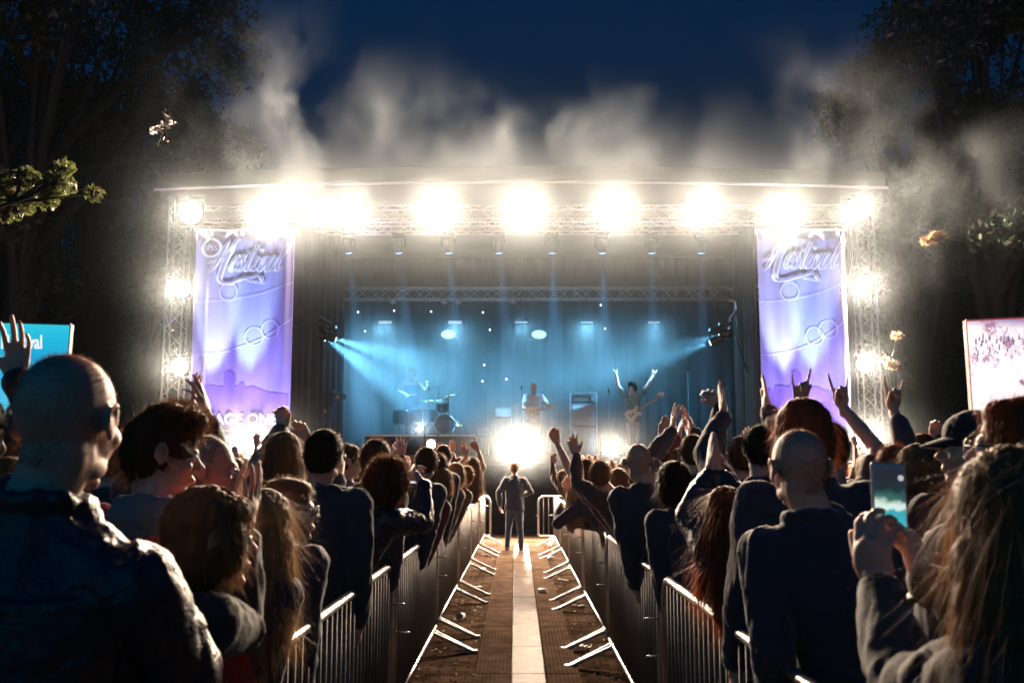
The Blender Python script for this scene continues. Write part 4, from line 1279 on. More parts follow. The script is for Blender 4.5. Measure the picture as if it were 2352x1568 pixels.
def drum(name, label, px, py0, py1, w, Y, bottom, tilt=0, group='drum kit drums'):
    """standing drum between picture heights py0 (top) and py1"""
    a, b = P(px, py0, Y), P(px, py1, Y); r = w / 2 / F * Y
    o = empty(name, (a.x, Y, bottom), label, 'drum', group)
    M3 = Matrix.Rotation(math.radians(tilt), 3, 'X'); c = (a + b) / 2; h = (a.z - b.z) / 2
    m = MB(); m.lathe([(r, -h), (r, h)], c, 28, M3); m.build('shell', drum_m, o)
    for z in (-h, h):
        m = MB(); m.tube([c + M3 @ Vector((r * 1.03 * math.cos(k * PI / 14), r * 1.03 * math.sin(k * PI / 14), z)) for k in range(29)], .014, 6); m.build('hoop', chrome, o)
    m = MB(); m.lathe([(r * .98, 0), (.001, .004)], c + M3 @ Vector((0, 0, h)), 28, M3); m.build('drum_head', skin_m, o)
    m = MB()
    for k in range(8):
        g = k * PI / 4; m.tube([c + M3 @ Vector((r * 1.03 * math.cos(g), r * 1.03 * math.sin(g), -h)), c + M3 @ Vector((r * 1.03 * math.cos(g), r * 1.03 * math.sin(g), h))], .006, 5)
    m.build('lugs', chrome, o)
    for k in range(3):
        g = k * 2.09 + .5; e = c + Vector((r * 1.06 * math.cos(g), r * 1.06 * math.sin(g), 0))
        m = MB(); m.tube([e, Vector((e.x, e.y, bottom + .02))], .010, 6); m.build('leg', chrome, o)
    return o
drum('floor_tom', 'big blue floor drum at the left of the drum kit', 920, 942, 974, 33, 28.2, zr_)
drum('floor_tom', 'second floor drum in front of the standing drummer', 953, 942, 972, 32, 28.5, zr_)
drum('snare_drum', 'drum right of the standing drummer', 990, 942, 968, 34, 28.4, zr_)
drum('rack_tom', 'tilted small drum above the round bass drum', 1016, 920, 943, 28, 28.0, zr_, 28)
# bass drum, seen from the front
c = P(1022, 968, 27.9); r = 22 / F * 27.9
o = empty('bass_drum', (c.x, 27.9, zr_), 'round bass drum facing the crowd at the right of the kit', 'drum', 'drum kit drums')
MX = Matrix.Rotation(PI / 2, 3, 'X'); c.z = zr_ + r + .02
m = MB(); m.lathe([(r, -.2), (r, .2)], c, 32, MX); m.build('shell', drum_m, o)
m = MB(); m.lathe([(r * .97, .20), (.001, .206)], c, 32, MX); m.build('front_head', mat('bass_drum_head', (.05, .10, .14), .4), o)
for y in (-.2, .2):
    m = MB(); m.tube([c + Vector((r * 1.03 * math.cos(k * PI / 16), y, r * 1.03 * math.sin(k * PI / 16))) for k in range(33)], .02, 6); m.build('hoop', chrome, o)
for q in (-1, 1):
    m = MB(); m.tube([c + Vector((q * r * .8, -.1, -r * .5)), Vector((c.x + q * r * 1.3, 27.6, zr_ + .02))], .011, 6); m.build('leg', chrome, o)
m = MB()
for k in range(24):
    a = k * .9; m.box(c + Vector((r * .45 * math.cos(k * .55), -.215, r * .12 * math.sin(a) + .06)), (.03, .006, .07), Matrix.Rotation(a, 3, 'Y'))
m.build('printed_mark', mat('print_pale', (.55, .65, .7), .5), o)
def cymbal(label, px, py, r, Y, tilt, boom=None):
    c = P(px, py, Y); o = empty('cymbal_stand', (c.x, Y, zr_), label, 'cymbal', 'cymbals on their stands')
    m = MB(); M3 = Matrix.Rotation(math.radians(tilt), 3, 'Y') @ Matrix.Rotation(.25, 3, 'X')
    m.lathe([(r, -.01), (r * .5, .012), (r * .16, .022), (r * .12, .04), (.001, .048)], c, 28, M3); m.build('cymbal', brass, o, True)
    m = MB(); m.tube([c + Vector((0, 0, .06)), c, Vector((c.x, Y, zr_ + .25))], .012, 6); m.build('pole', chrome, o)
    for k in range(3):
        g = k * 2.09; m = MB(); m.tube([Vector((c.x, Y, zr_ + .4)), Vector((c.x + .3 * math.cos(g), Y + .3 * math.sin(g), zr_ + .02))], .009, 5); m.build('leg', chrome, o)
cymbal('flat cymbal just right of the drummer', 985, 919, .22, 28.6, 4)
cymbal('tilted cymbal above the small drum', 1031, 909, .22, 28.1, -14)
cymbal('low pair of hi-hat cymbals at the right end of the kit', 1052, 975, .18, 27.8, 2)
def mic_stand(label, x, y0, Y, bottom, boom=None):
    a = P(x, y0, Y); o = empty('microphone_stand', (a.x, Y, bottom), label, 'microphone stand', 'microphone stands')
    m = MB(); m.tube([a, Vector((a.x, Y, bottom + .03))], .012, 6); m.build('pole', chrome, o)
    m = MB(); m.lathe([(.15, 0), (.15, .02), (.02, .035)], (a.x, Y, bottom), 18); m.build('base', black_metal, o)
    b = a
    if boom:
        e = P(boom[0], boom[1], Y); f = a + (a - e) * .5; m = MB(); m.tube([f, e], .009, 6); m.build('boom', chrome, o); b = e
    m = MB(); m.tube([b + Vector((0, -.02, -.06)), b, b + Vector((0, -.04, .07))], [.012, .014, .024], 8); m.build('microphone', black_metal, o)
mic_stand('tall boom microphone stand between the drummer and the tilted drum', 1007, 887, 28.3, zr_, (985, 893))
mic_stand('microphone stand left of the guitarist', 1198, 893, 27.0, zdeck)
mic_stand('microphone stand right of the bass cabinet', 1398, 900, 27.0, zdeck)
mic_stand('microphone stand at the dark right side of the stage', 1580, 850, 27.4, zdeck)

CL['pale_denim'] = cloth('cloth_pale_denim', (.55, .62, .66))
CL['patterned'] = mat('cloth_patterned', (.30, .50, .52), .8, noise=(26, .8), stretch=(1, 1, 2.5))
DG = zr_ + .0
drummer = person('blond drummer in a dark corset standing up behind the kit, stick raised', (946, 846), 28.9, hair='curly', hc='blond', yaw=180, turn=-25, top='black', style='corset', ground=zr_, legs='charcoal', seed=70, vox=.010, face=True,
       arms={1: (933, 905, -.25, 'fist', (940, 915), 'c', (-.9, 0, -.2)), -1: (983, 884, -.3, 'fist', (981, 876), 'c', (.7, 0, -.9))})
def stick(label, a, b, Y):
    m = MB(); m.tube([P(a[0], a[1], Y), P(b[0], b[1], Y)], [.009, .006], 6); tag(m.build('drumstick', mat('stick_wood', (.6, .5, .4), .5)), label, 'drumstick', 'drumsticks')
stick('drumstick raised in the drummer\'s hand', (984, 884), (967, 861), 28.6)
stick('lower drumstick at the drummer\'s side', (934, 908), (958, 905), 28.6)
guitarist = person('bald bearded guitarist in a pale sleeveless denim jacket', (1226, 878), 27.6, hair='bald', hc='grey', yaw=180, turn=25, top='pale_denim', style='shirt', ground=zdeck, legs='pale_denim', seed=71, vox=.010, face=True, tilt=8,
       arms={1: (1216, 941, -.32, 'relax', (1228, 946), 'c', (-.6, 0, -1)), -1: (1258, 936, -.35, 'grip', (1262, 926), 's', (.8, 0, -.9))})
o, T, ap, part, hs_, RH = guitarist
m = MB(); m.ell(T(0, .07, -.11), (.05, .04, .06), RH); m.ell(T(0, .08, -.16), (.035, .03, .05), RH); part('beard', remesh(m, .009, 2, 'beard'), HAIR['grey'])
bassist = person('curly haired bass player in a patterned shirt with both arms thrown up', (1452, 878), 27.4, hair='curly', hc='dark', yaw=180, turn=-40, top='patterned', style='shirt', ground=zdeck, legs='white', seed=72, vox=.010, face=True,
       arms={1: (1416, 860, -.05, 'horns', (1411, 842), 'c', (-.6, 0, -.6)), -1: (1499, 862, -.05, 'horns', (1506, 845), 'c', (.6, 0, -.6))})
hand_dark = person('dark figure with a camera rig in the shade of the left stage wing', (748, 868), 27.2, hair='long', hc='dark', yaw=150, top='charcoal', ground=zdeck, legs='charcoal', seed=73, vox=.012,
       arms={-1: (772, 920, -.2, 'grip', (776, 905), 'c', (.9, 0, -.6)), 1: (738, 940, -.25, 'relax', (745, 945), 'c')})
def guitar(name, label, body_px, head_px, Y, m_, bl=.40, cat='guitar'):
    a, h = P(*body_px, Y), P(*head_px, Y); d = h - a; L_ = d.length; ang = math.atan2(d.z, d.x)
    o = empty(name, a, label, cat)
    M3 = Matrix.Rotation(-ang, 3, 'Y'); s = bl
    out_ = [(-.50, 0), (-.46, .26), (-.30, .38), (-.08, .33), (.08, .22), (.22, .24), (.40, .33), (.46, .24), (.34, .10), (.34, -.08), (.42, -.24), (.34, -.30), (.14, -.21), (-.06, -.26), (-.28, -.38), (-.44, -.28)]
    m = MB(); m.prism([(x * s, z * s) for x, z in out_][::-1], -.022, .022, M3, a); m.build('guitar_body', m_, o)
    m = MB(); m.box(a + M3 @ Vector((L_ * .55, -.028, 0)), (L_ * .86, .022, .05), M3); m.build('neck', mat('neck_wood', (.32, .22, .13), .4), o)
    m = MB(); m.prism([(-.09, -.03), (-.09, .03), (.06, .055), (.11, .02), (.08, -.05)], -.03, -.012, M3, h); m.build('headstock', m_, o)
    m = MB()
    for k in range(4): m.tube([h + M3 @ Vector((-.05 + .04 * k, -.02, .045)), h + M3 @ Vector((-.05 + .04 * k, -.02, .085))], .012, 6)
    m.build('tuning_pegs', chrome, o)
    m = MB(); m.box(a + M3 @ Vector((-.02, -.028, 0)), (.03, .012, .09), M3); m.box(a + M3 @ Vector((-.10, -.028, 0)), (.03, .012, .09), M3); m.build('pickups', black_metal, o)
guitar('electric_guitar', 'pale electric guitar held level by the bearded guitarist', (1226, 944), (1266, 934), 27.2, mat('guitar_pale', (.55, .50, .35), .25), .42)
guitar('bass_guitar', 'bass guitar hanging off the bass player, neck pointing up right', (1455, 950), (1518, 908), 27.0, mat('bass_white', (.62, .62, .60), .25), .46, 'bass guitar')

def cab(o, x0, y0, x1, y1, Y, part_name='cabinet', cones=0):
    a, b = P(x0, y0, Y), P(x1, y1, Y); w = b.x - a.x; h = a.z - b.z; c = Vector(((a.x + b.x) / 2, Y + .2, (a.z + b.z) / 2))
    m = MB(); m.box(c, (w, .4, h), bev=.015); p_ = m.build(part_name, amp_m, o)
    m = MB(); m.box(c + Vector((0, -.205, 0)), (w * .86, .015, h * .84)); g = m.build('grille', grille_m, p_, local=False)
    m = MB()
    for sx in (-1, 1): m.box(c + Vector((sx * w * .46, -.215, 0)), (.018, .02, h * .93))
    for sz in (-1, 1): m.box(c + Vector((0, -.215, sz * h * .455)), (w * .93, .02, .018))
    m.build('trim', alu, p_)
    return c, w, h
rig = empty('bass_amplifier', P(1340, 1030, 27.8), 'tall bass amplifier stack with two blue lit cabinets', 'amplifier')
a = P(1309, 902, 27.8); b = P(1370, 1040, 27.8)
cab(rig, 1312, 926, 1367, 977, 27.9); cab(rig, 1312, 979, 1367, 1044, 27.9)
m = MB(); c_ = P(1340, 914, 27.9); m.box(c_ + Vector((0, .2, 0)), (.60, .36, .20), bev=.01); m.build('amp_head', amp_m, rig)
m = MB()
for k in range(5): m.lathe([(.018, 0), (.016, .02), (.001, .022)], c_ + Vector((-.2 + .08 * k, .02, .02)), 10, Matrix.Rotation(PI / 2, 3, 'X'))
m.build('knobs', chrome, rig)
m = MB()
for x in (1309.5, 1370):
    q = P(x, 902, 27.85); m.tube([q, Vector((q.x, q.y, zdeck))], .016, 6)
m.tube([P(1309.5, 902, 27.85), P(1370, 902, 27.85)], .016, 6); m.build('rack_frame', alu, rig)
for x0, y0, x1, y1, lab, leg in ((1137, 935, 1176, 957, 'small guitar amplifier on a stand behind the microphone stand', 1), (1098, 982, 1122, 1000, 'low stage box at the right of the drum riser', 1), (1262, 980, 1290, 1000, 'low stage box right of the guitarist', 1)):
    o = empty('guitar_amplifier' if y0 < 970 else 'stage_box', P((x0 + x1) / 2, y1, 28.6), lab, 'amplifier' if y0 < 970 else 'stage box')
    c, w, h = cab(o, x0, y0, x1, y1, 28.6)
    for sx in (-1, 1):
        m = MB(); m.tube([c + Vector((sx * w * .45, 0, -h / 2)), Vector((c.x + sx * w * .5, c.y, zdeck))], .014, 6); m.build('leg', alu, o)
# small lamp on the riser and hanging fittings over the stage
p = P(965, 984, 27.3)
o = empty('floor_lamp', p, 'small cold white lamp on the drum riser', 'stage light')
m = MB(); m.box((0, .06, 0), (.22, .1, .16), bev=.01); m.build('housing', housing_m, o, local=True)
m = MB(); m.lathe([(.07, 0), (.001, .02)], (0, 0, 0), 14, Matrix.Rotation(PI / 2, 3, 'X')); m.build('lens', mat('cold_lens', (1, 1, 1), .3, emit=(.8, .93, 1), es=25), o, local=True)
spot('cold_beam', p + Vector((0, -.1, 0)), (0, 5, 1.6), 260, (.8, .93, 1), 120, .9, .05, o)
bat_m = mat('batten_face', (.6, .62, .66), .3, emit=(.55, .68, .8), es=.55)
for k, x in enumerate((885, 1045, 1197, 1348, 1502)):
    p = P(x, 741, 30.5); w = (34, 34, 32, 31, 30)[k] / F * 30.5
    o = empty('light_batten', p, 'short pale light bar hanging in mid stage, ' + bn[k] + ' from the left', 'stage light', 'pale light bars over the stage')
    m = MB(); m.box((0, .05, 0), (w, .1, .13), bev=.01); m.build('housing', housing_m, o, local=True)
    m = MB(); m.box((0, -.008, .01), (w * .92, .012, (.09, .10, .05, .04, .04)[k])); m.build('face', bat_m, o, local=True)
    m = MB(); m.tube([(0, .05, .06), (0, .05, zr + .2 - p.z)], .012, 5); m.build('hanger', black_metal, o, local=True)
    spot('batten_wash', p + Vector((0, -.1, -.12)), (p.x, 27.0, zdeck), 430, (.22, .64, 1.0), 160, 1.0, .15, o)
gl = mat('green_lens', (.4, .6, .5), .3, emit=(.35, .75, .60), es=2.2)
for k, x in enumerate((1030, 1238)):
    p = P(x, 768, 33.0)
    o = empty('wash_lamp', p, ('left' if k == 0 else 'right') + ' of the two soft green glowing lamps at the back of the stage', 'stage light', 'green lamps at the back')
    m = MB(); m.box((0, .08, 0), (.62, .14, .36), bev=.03); m.build('housing', housing_m, o, local=True)
    m = MB(); m.ell((0, -.0, 0), (.24, .04, .14)); m.build('lens', gl, o, True, local=True)
    m = MB(); m.tube([(0, .1, .15), (0, .1, zr + .2 - p.z)], .015, 5); m.build('hanger', black_metal, o, local=True)
for k, x in enumerate((978, 1020, 1052, 1178)):
    x = (902, 1020, 1052, 1178)[k]; p = P(x, 691, 31.3)
    o = empty('par_lamp', p, 'round lamp face with faintly glowing dots on the rear truss, ' + bn[k] + ' from the left', 'stage light', 'round lamps on the rear truss')
    m = MB(); m.lathe([(.05, .18), (.10, .14), (.12, 0), (.115, -.02)], (0, 0, 0), 18, Matrix.Rotation(PI / 2, 3, 'X') @ Matrix.Rotation(PI, 3, 'X')); m.build('can', housing_m, o, True, local=True)
    m = MB()
    for j in range(19):
        a = j * 2.4; rr = .024 * math.sqrt(j); m.ell((rr * math.cos(a), -.03, rr * math.sin(a)), (.011, .006, .011), None, 8, 5)
    m.build('led_dots', mat('led_dot', (.6, .6, .6), .3, emit=(.5, .62, .66), es=.5), o, local=True)  # dots given a faint glow of their own, no beam is cast
IW = ['above the left cyan spot beam, upper one of a close pair', 'above the left cyan spot beam, lower one of a close pair', 'between the first and second pale light bars', 'above the gap between second and third pale bars', 'just left of the third pale light bar, higher one', 'just left of the third pale light bar, lower one', 'high above the gap between drummer and guitarist', 'just right of the fourth pale light bar', 'above the head of the bass player', 'low between the drummer and the guitarist', 'low and just left of the guitarist', 'at truss height right of the fourth pale bar']
tiny = mat('indicator', (1, 1, 1), .3, emit=(1, .95, .95), es=5)
for k, (x, y) in enumerate(((822, 716), (838, 760), (905, 713), (990, 715), (1109, 717), (1125, 757), (1112, 838), (1390, 754), (1447, 880), (1108, 875), (1163, 870), (1380, 700))):
    p = P(x, y, 31.0 if y < 800 else 29.5)
    m = MB(); m.ell(p, .016, None, 10, 6); m.box(p + Vector((0, .04, 0)), (.04, .05, .04), bev=.008)
    tag(m.build('indicator_lamp', tiny, None, True), 'tiny white indicator lamp ' + IW[k], 'indicator lamp', 'tiny indicator lamps inside the stage')
# cables and hanging rigs at the sides
for (a, b, c, n) in (((712, 764), (690, 810), (666, 848), 'loose black cable hanging from the left side rig'), ((1690, 770), (1710, 850), (1742, 900), 'black cable hanging from the right side rig')):
    A_, B_, C_ = P(*a, 26.6), P(*b, 26.4), P(*c, 26.2)
    m = MB(); m.tube([A_.lerp(B_, t).lerp(B_.lerp(C_, t), t) for t in [k / 10 for k in range(11)]], .02, 6)
    tag(m.build('cable', black_metal, None, True), n, 'cable')
o = empty('side_light_rig', P(735, 740, 26.7), 'slanted pair of pale bars holding the spots at the left wing', 'light rig')
for (x0, y0, x1, y1) in ((716, 712, 757, 740), (714, 733, 755, 762)):
    m = MB(); m.tube([P(x0, y0, 26.7), P(x1, y1, 26.7)], .022, 8); m.build('bar', alu, o)
m = MB(); m.tube([P(735, 720, 26.7), P(735, 560, 26.7)], .02, 6); m.build('hanger', black_metal, o)
o = empty('side_light_rig', P(1680, 700, 27.2), 'bent hanging bracket with clamps above the right wing spots', 'light rig')
m = MB(); m.tube([P(1672, 688, 27.2), P(1690, 692, 27.2), P(1692, 712, 27.2), P(1678, 730, 27.2), P(1676, 760, 27.2), P(1668, 778, 27.2)], .045, 8); m.build('bracket', alu, o)
m = MB(); m.tube([P(1688, 690, 27.2), P(1688, 560, 27.2)], .025, 6); m.build('hanger', black_metal, o)
m = MB(); m.tube([P(1690, 720, 27.2), P(1694, 748, 27.2)], .02, 6); m.tube([P(1700, 705, 27.2), P(1712, 745, 27.2)], .015, 6); m.build('strut', alu, o)
# ================================================================ banners and screens
def text_mesh(s, size, shear=0.0, offset=0.0, bold=0.0, spacing=1.0, extrude=0):
    cu = bpy.data.curves.new('t', 'FONT'); cu.body = s; cu.size = size; cu.shear = shear; cu.offset = offset; cu.extrude = extrude; cu.space_character = spacing
    o = bpy.data.objects.new('t', cu); COL.objects.link(o)
    bpy.context.view_layer.update()
    me = bpy.data.meshes.new_from_object(o.evaluated_get(bpy.context.evaluated_depsgraph_get()))
    bpy.data.objects.remove(o); bpy.data.curves.remove(cu)
    return me
def crom(pts, n=8):
    P_ = [pts[0]] + list(pts) + [pts[-1]]; out_ = []
    for i in range(1, len(P_) - 2):
        for k in range(n):
            t = k / n; a, b, c, d = (Vector((*q, 0)) for q in P_[i - 1:i + 3])
            out_.append(.5 * ((2 * b) + (c - a) * t + (2 * a - 5 * b + 4 * c - d) * t * t + (3 * b - a - 3 * c + d) * t ** 3))
    out_.append(Vector((*pts[-1], 0)))
    return out_
def stroke(m, pts, w, to3, off, smooth=True, taper=True):
    q = crom(pts) if smooth else [Vector((*p, 0)) for p in pts]
    V_ = []; n = len(q)
    for i, p in enumerate(q):
        d = (q[min(i + 1, n - 1)] - q[max(i - 1, 0)]); d = d.normalized() if d.length else Vector((1, 0, 0))
        s_ = Vector((-d.y, d.x, 0))
        # broad-nib pen: wide on the down strokes
        ww = w * (.45 + .75 * abs(d.y)) * (1 if not taper else min(1, .35 + 3 * min(i, n - 1 - i) / n))
        for q2 in (-1, 1): V_.append(to3(p.x + s_.x * ww * q2, p.y + s_.y * ww * q2, off))
    m.add(V_, [(2 * i, 2 * i + 1, 2 * i + 3, 2 * i + 2) for i in range(n - 1)])
LET = {'e': ([(0, .3), (.25, .45), (.36, .75), (.22, .92), (.06, .6), (.08, .18), (.25, 0), (.46, .2)], .42),
       's': ([(0, .15), (.22, .95), (.26, .7), (.40, .35), (.36, .05), (.18, 0), (.06, .14)], .46), 't': ([(0, .15), (.26, 1.6), (.20, .9), (.18, .25), (.28, 0), (.46, .2)], .42),
       'i': ([(0, .2), (.16, .9), (.12, .3), (.2, 0), (.38, .2)], .36), 'v': ([(0, .7), (.12, .9), (.18, .3), (.22, 0), (.42, .55), (.46, .9), (.58, .8)], .54),
       'a': ([(.42, .8), (.22, .95), (.04, .55), (.08, .08), (.24, .06), (.42, .85), (.40, .25), (.48, 0), (.62, .2)], .60), 'l': ([(0, .2), (.28, 1.3), (.26, 1.75), (.12, 1.3), (.10, .3), (.22, 0), (.40, .25)], .40)}
def logo(m, to3, off, grow=0.0, w=.055):
    SL = .38
    def S_(pts, ox=0, oy=0, ww=w): stroke(m, [(x + ox + (y + oy) * SL, y + oy) for x, y in pts], ww + grow, to3, off)
    # capital: swash, two stems and the long flourish below the word
    S_([(-.95, .55), (-.6, .95), (-.25, 1.0), (.15, .95)])
    S_([(-.35, 2.0), (-.45, 1.2), (-.55, .5), (-.75, .0)], ww=w * 1.3)
    S_([(.35, 1.9), (.22, 2.1), (.05, 1.8), (-.05, .9), (-.02, .1), (.12, -.42), (.6, -.62), (1.5, -.35), (2.3, -.15), (2.7, -.45), (2.9, -.62)], ww=w * 1.5)
    S_([(2.9, -.62), (2.2, -.52), (1.7, -.38)], ww=w)
    x = .35
    for ch in 'estival':
        pts, adv = LET[ch]; S_(pts, x, .15)
        if ch == 't': S_([(-.12, 1.05), (.15, 1.1), (.45, 1.08)], x, .15, w * .7)
        if ch == 'i': S_([(.17, 1.2), (.2, 1.3), (.22, 1.24)], x, .15, w * 1.2)
        x += adv
def banner(label, x0, x1, Y, seed, text, logo_px, logo_w, purple=(.30, .27, .50)):
    tl, br = P(x0, 520, Y), P(x1, 1010, Y)
    z0, z1 = P(x0, 1014, Y).z, P(x0, 532, Y).z
    o = empty('stage_banner', ((tl.x + br.x) / 2, Y, z0), label, 'banner', 'tall purple banners beside the stage')
    r = random.Random(seed); ph = [r.uniform(0, 6) for _ in range(5)]
    def fold(x): return .035 * math.sin(x * 7 + ph[0] + math.sin(x * 2.2 + ph[1])) + .016 * math.sin(x * 17 + ph[2])
    def to3(x, z, off=0): return (x, Y + fold(x) - off, z)
    m = MB(); nx = 120; nz = 24
    xa, xb = tl.x, br.x
    for j in range(nz + 1):
        for i in range(nx + 1): m.v.append(to3(xa + (xb - xa) * i / nx, z0 + (z1 - z0) * j / nz))
    for j in range(nz):
        for i in range(nx): a = j * (nx + 1) + i; m.f.append((a, a + 1, a + nx + 2, a + nx + 1))
    cm = mat('banner_cloth', purple, .7, noise=(.8, .35), two=(.24, .26, .53), stretch=(1.4, 1, .15))
    b = m.build('cloth', cm, o, True); sd = b.modifiers.new('t', 'SOLIDIFY'); sd.thickness = .006
    m = MB(); m.tube([(xa - .05, Y, z1 + .03), (xb + .05, Y, z1 + .03)], .03, 8); m.build('top_rod', alu, o)
    # printed skyline with a castle tower
    zs = P(x0, 905, Y).z; W_b = xb - xa; h = P(x0, 860, Y).z - zs; H1 = P(x0, 870, Y).z
    prof = [(0, .05), (.08, .35), (.12, .1), (.14, .45), (.24, .45), (.24, .40), (.32, .42), (.32, .95), (.295, .95), (.37, 1.25), (.45, .98), (.42, .95), (.42, .5), (.47, .35), (.5, .6), (.53, .6), (.55, .3), (.62, .42), (.78, .12), (1, .0)]
    m = MB(); N_ = 160
    def hp(t):
        for (a, b1), (c, d) in zip(prof, prof[1:]):
            if a <= t <= c and c > a: return b1 + (d - b1) * (t - a) / (c - a)
        return 0
    for i in range(N_ + 1):
        x = xa + W_b * (.02 + .96 * i / N_); m.v += [to3(x, z0 + .15, .010), to3(x, zs + h * hp(i / N_), .010)]
    m.f += [(2 * i, 2 * i + 2, 2 * i + 3, 2 * i + 1) for i in range(N_)]
    m.build('printed_skyline', mat('banner_print_purple', (.20, .15, .40), .7), o)
    # thin printed curves and rings
    m = MB()
    zc = P(x0, 815, Y).z
    for k, (dz, amp) in enumerate(((0, .9), (1.3, .5))):
        stroke(m, [(xa + W_b * t, zc + dz + amp * (t ** 2.2)) for t in [j / 12 for j in range(13)]], .012, to3, .014, True, False)
    for t, zz in ((.62, .45), (.78, .62), (.35, 1.55)):
        stroke(m, [(xa + W_b * t + .22 * math.cos(a * PI / 12), zc + zz + .22 * math.sin(a * PI / 12)) for a in range(25)], .012, to3, .014, False, False)
    m.build('printed_curves', mat('banner_print_line', (.55, .50, .85), .7), o)
    # logo
    c = P(*logo_px, Y); k_ = logo_w / F * Y / 4.6
    t3 = lambda x, z, off: to3(c.x + x * k_, c.z + z * k_, off)
    m = MB(); logo(m, t3, .020, .05, .075)
    if text:
        ring = [(-.62 + .55 * math.cos(a * PI / 14), 1.55 + .55 * math.sin(a * PI / 14)) for a in range(29)]
        stroke(m, ring, .10, t3, .020, False, False)
    m.build('logo_outline', mat('banner_print_pale', (.72, .68, .86), .6), o)
    m = MB(); logo(m, t3, .026, 0, .045); m.build('logo_lettering', mat('banner_print_mid', (.33, .30, .50), .6), o)
    if text:
        m = MB(); n = 28
        m.v.append(t3(-.62, 1.55, .024)); m.v += [t3(-.62 + .46 * math.cos(a * 2 * PI / n), 1.55 + .46 * math.sin(a * 2 * PI / n), .024) for a in range(n)]
        m.f += [(0, 1 + a, 1 + (a + 1) % n) for a in range(n)]
        m.build('logo_disc', mat('banner_disc', (.16, .12, .17), .6), o)
        m = MB()
        for j, q in enumerate(([(-.95, 1.3), (-.93, 1.75), (-.95, 1.4)], [(-.85, 1.35), (-.75, 1.75), (-.66, 1.6), (-.78, 1.5), (-.66, 1.35)], [(-.45, 1.7), (-.58, 1.6), (-.5, 1.45), (-.6, 1.35)], [(-.25, 1.72), (-.38, 1.6), (-.3, 1.45), (-.4, 1.36)])):
            stroke(m, q, .03, t3, .030)
        m.build('disc_lettering', MATS['banner_print_line'], o)
    # words
    a = P(text[1] if text else 0, 985, Y)
    if text:
        me = text_mesh(text[0], .36, 0, .010)
        v = coords(me); v = np.stack([v[:, 0] * 1.0 + P(text[1], 985, Y).x, np.full(len(v), 0.0), v[:, 1] + P(text[1], text[2], Y).z], 1)
        v[:, 1] = Y - .06
        setco(me, v); obj('words', me, mat('banner_white', (.80, .78, .86), .6), o)
        m = MB()
        for j in range(34):
            x = P(468 + j * 3.0, 985, Y).x; m.box((x, Y - .06, P(text[1], 989, Y).z), (.018, .004, .035 + .02 * (j % 3 == 0)))
        m.build('small_print', MATS['banner_white'], o)
    # up-lights at the foot
    return o, xa, xb, z0
def uplight(label, x, y, z, to, power, col, ang):
    o = empty('uplight', (x, y, z), label, 'stage light', 'uplights at the foot of the banners')
    m = MB(); m.lathe([(.07, -.12), (.10, -.08), (.11, .06), (.10, .07)], n=16); m.build('can', housing_m, o, True, local=True)
    m = MB(); m.lathe([(.095, .06), (.001, .08)], n=16); m.build('lens', mat('uplight_lens_%s' % ('white' if col[0] > .7 else 'purple'), (1, 1, 1), .3, emit=col, es=12), o, local=True)
    m = MB(); m.tube([(-.12, 0, 0), (-.12, 0, -.16), (.12, 0, -.16), (.12, 0, 0)], .012, 6); m.build('bracket', black_metal, o, local=True)
    m = MB(); m.tube([(0, 0, -.16), (0, 0, -z)], .02, 6); m.build('post', black_metal, o, local=True)
    spot('uplight_beam', (x, y, z + .12), to, power, col, ang, .7, .05, o)
PUR = (.42, .34, 1.0); LB = (.45, .78, 1.0); WH = (.75, .95, 1.0)
for side, (x0, x1, txt, lp, lw) in enumerate(((452, 664, ('STAGE ONE', 456, 974), (508, 628), 178), (1738, 1958, None, (1782, 622), 178))):
    lab = 'tall folded purple banner with the round logo and STAGE ONE, left of the stage' if side == 0 else 'tall folded purple banner with the script logo, right of the stage'
    o, xa, xb, z0 = banner(lab, x0, x1, 24.55, 3 + side, txt, lp, lw)
    n = 'left' if side == 0 else 'right'
    cols = ((.22, WH, 4200, 14, 'first'), (.42, PUR, 1100, 44, 'second'), (.60, LB, 4200, 14, 'third'), (.85, PUR, 900, 44, 'fourth'))
    for t, c, pw_, an, w in cols:
        x = xa + (xb - xa) * t
        uplight(w + ' uplight from the left at the foot of the ' + n + ' banner', x, 23.75, z0 - .55, (x + (.05 if t < .5 else -.02), 24.62, z0 + 4.2 if an < 30 else z0 + 3.4), pw_, c, an * 1.5)

# LED screens -----------------------------------------------------------------
def led(label, corners, m_, frame_c, name='led_screen'):
    tl, tr, br, bl = [Vector(c) for c in corners]
    c = (bl + br) / 2
    o = empty(name, (c.x, c.y, 0), label, 'screen')
    nrm = (tr - tl).cross(bl - tl).normalized()
    if nrm.y > 0: nrm = -nrm
    me = MB(); me.add([tl, tr, br, bl], [(0, 3, 2, 1)]); f = me.build('screen_face', m_, o)
    m = MB(); bk = -nrm * .09; e = -nrm * .004
    m.add([tl + e, tr + e, br + e, bl + e, tl + bk, tr + bk, br + bk, bl + bk], [(0, 1, 2, 3), (7, 6, 5, 4), (0, 4, 5, 1), (1, 5, 6, 2), (2, 6, 7, 3), (3, 7, 4, 0)])
    m.build('cabinet', mat('led_cabinet', (.06, .05, .05), .5), o)
    m = MB()
    for q in ((tl, tr), (tr, br), (bl, tl)): m.tube([q[0] + nrm * .0, q[1] + nrm * .0], .022, 6)
    m.build('rim', frame_c, o)
    for x in (.2, .8):
        q = bl.lerp(br, x) + bk * .6; m = MB(); truss(m, q + Vector((0, 0, .0)), (q.x, q.y, 0), .3, r=.02); m.build('support', alu, o)
    return o, tl, tr, br, bl, nrm
def lerp2(tl, tr, br, bl, u, v): return tl.lerp(tr, u).lerp(bl.lerp(br, u), v)
Ys = 21.0
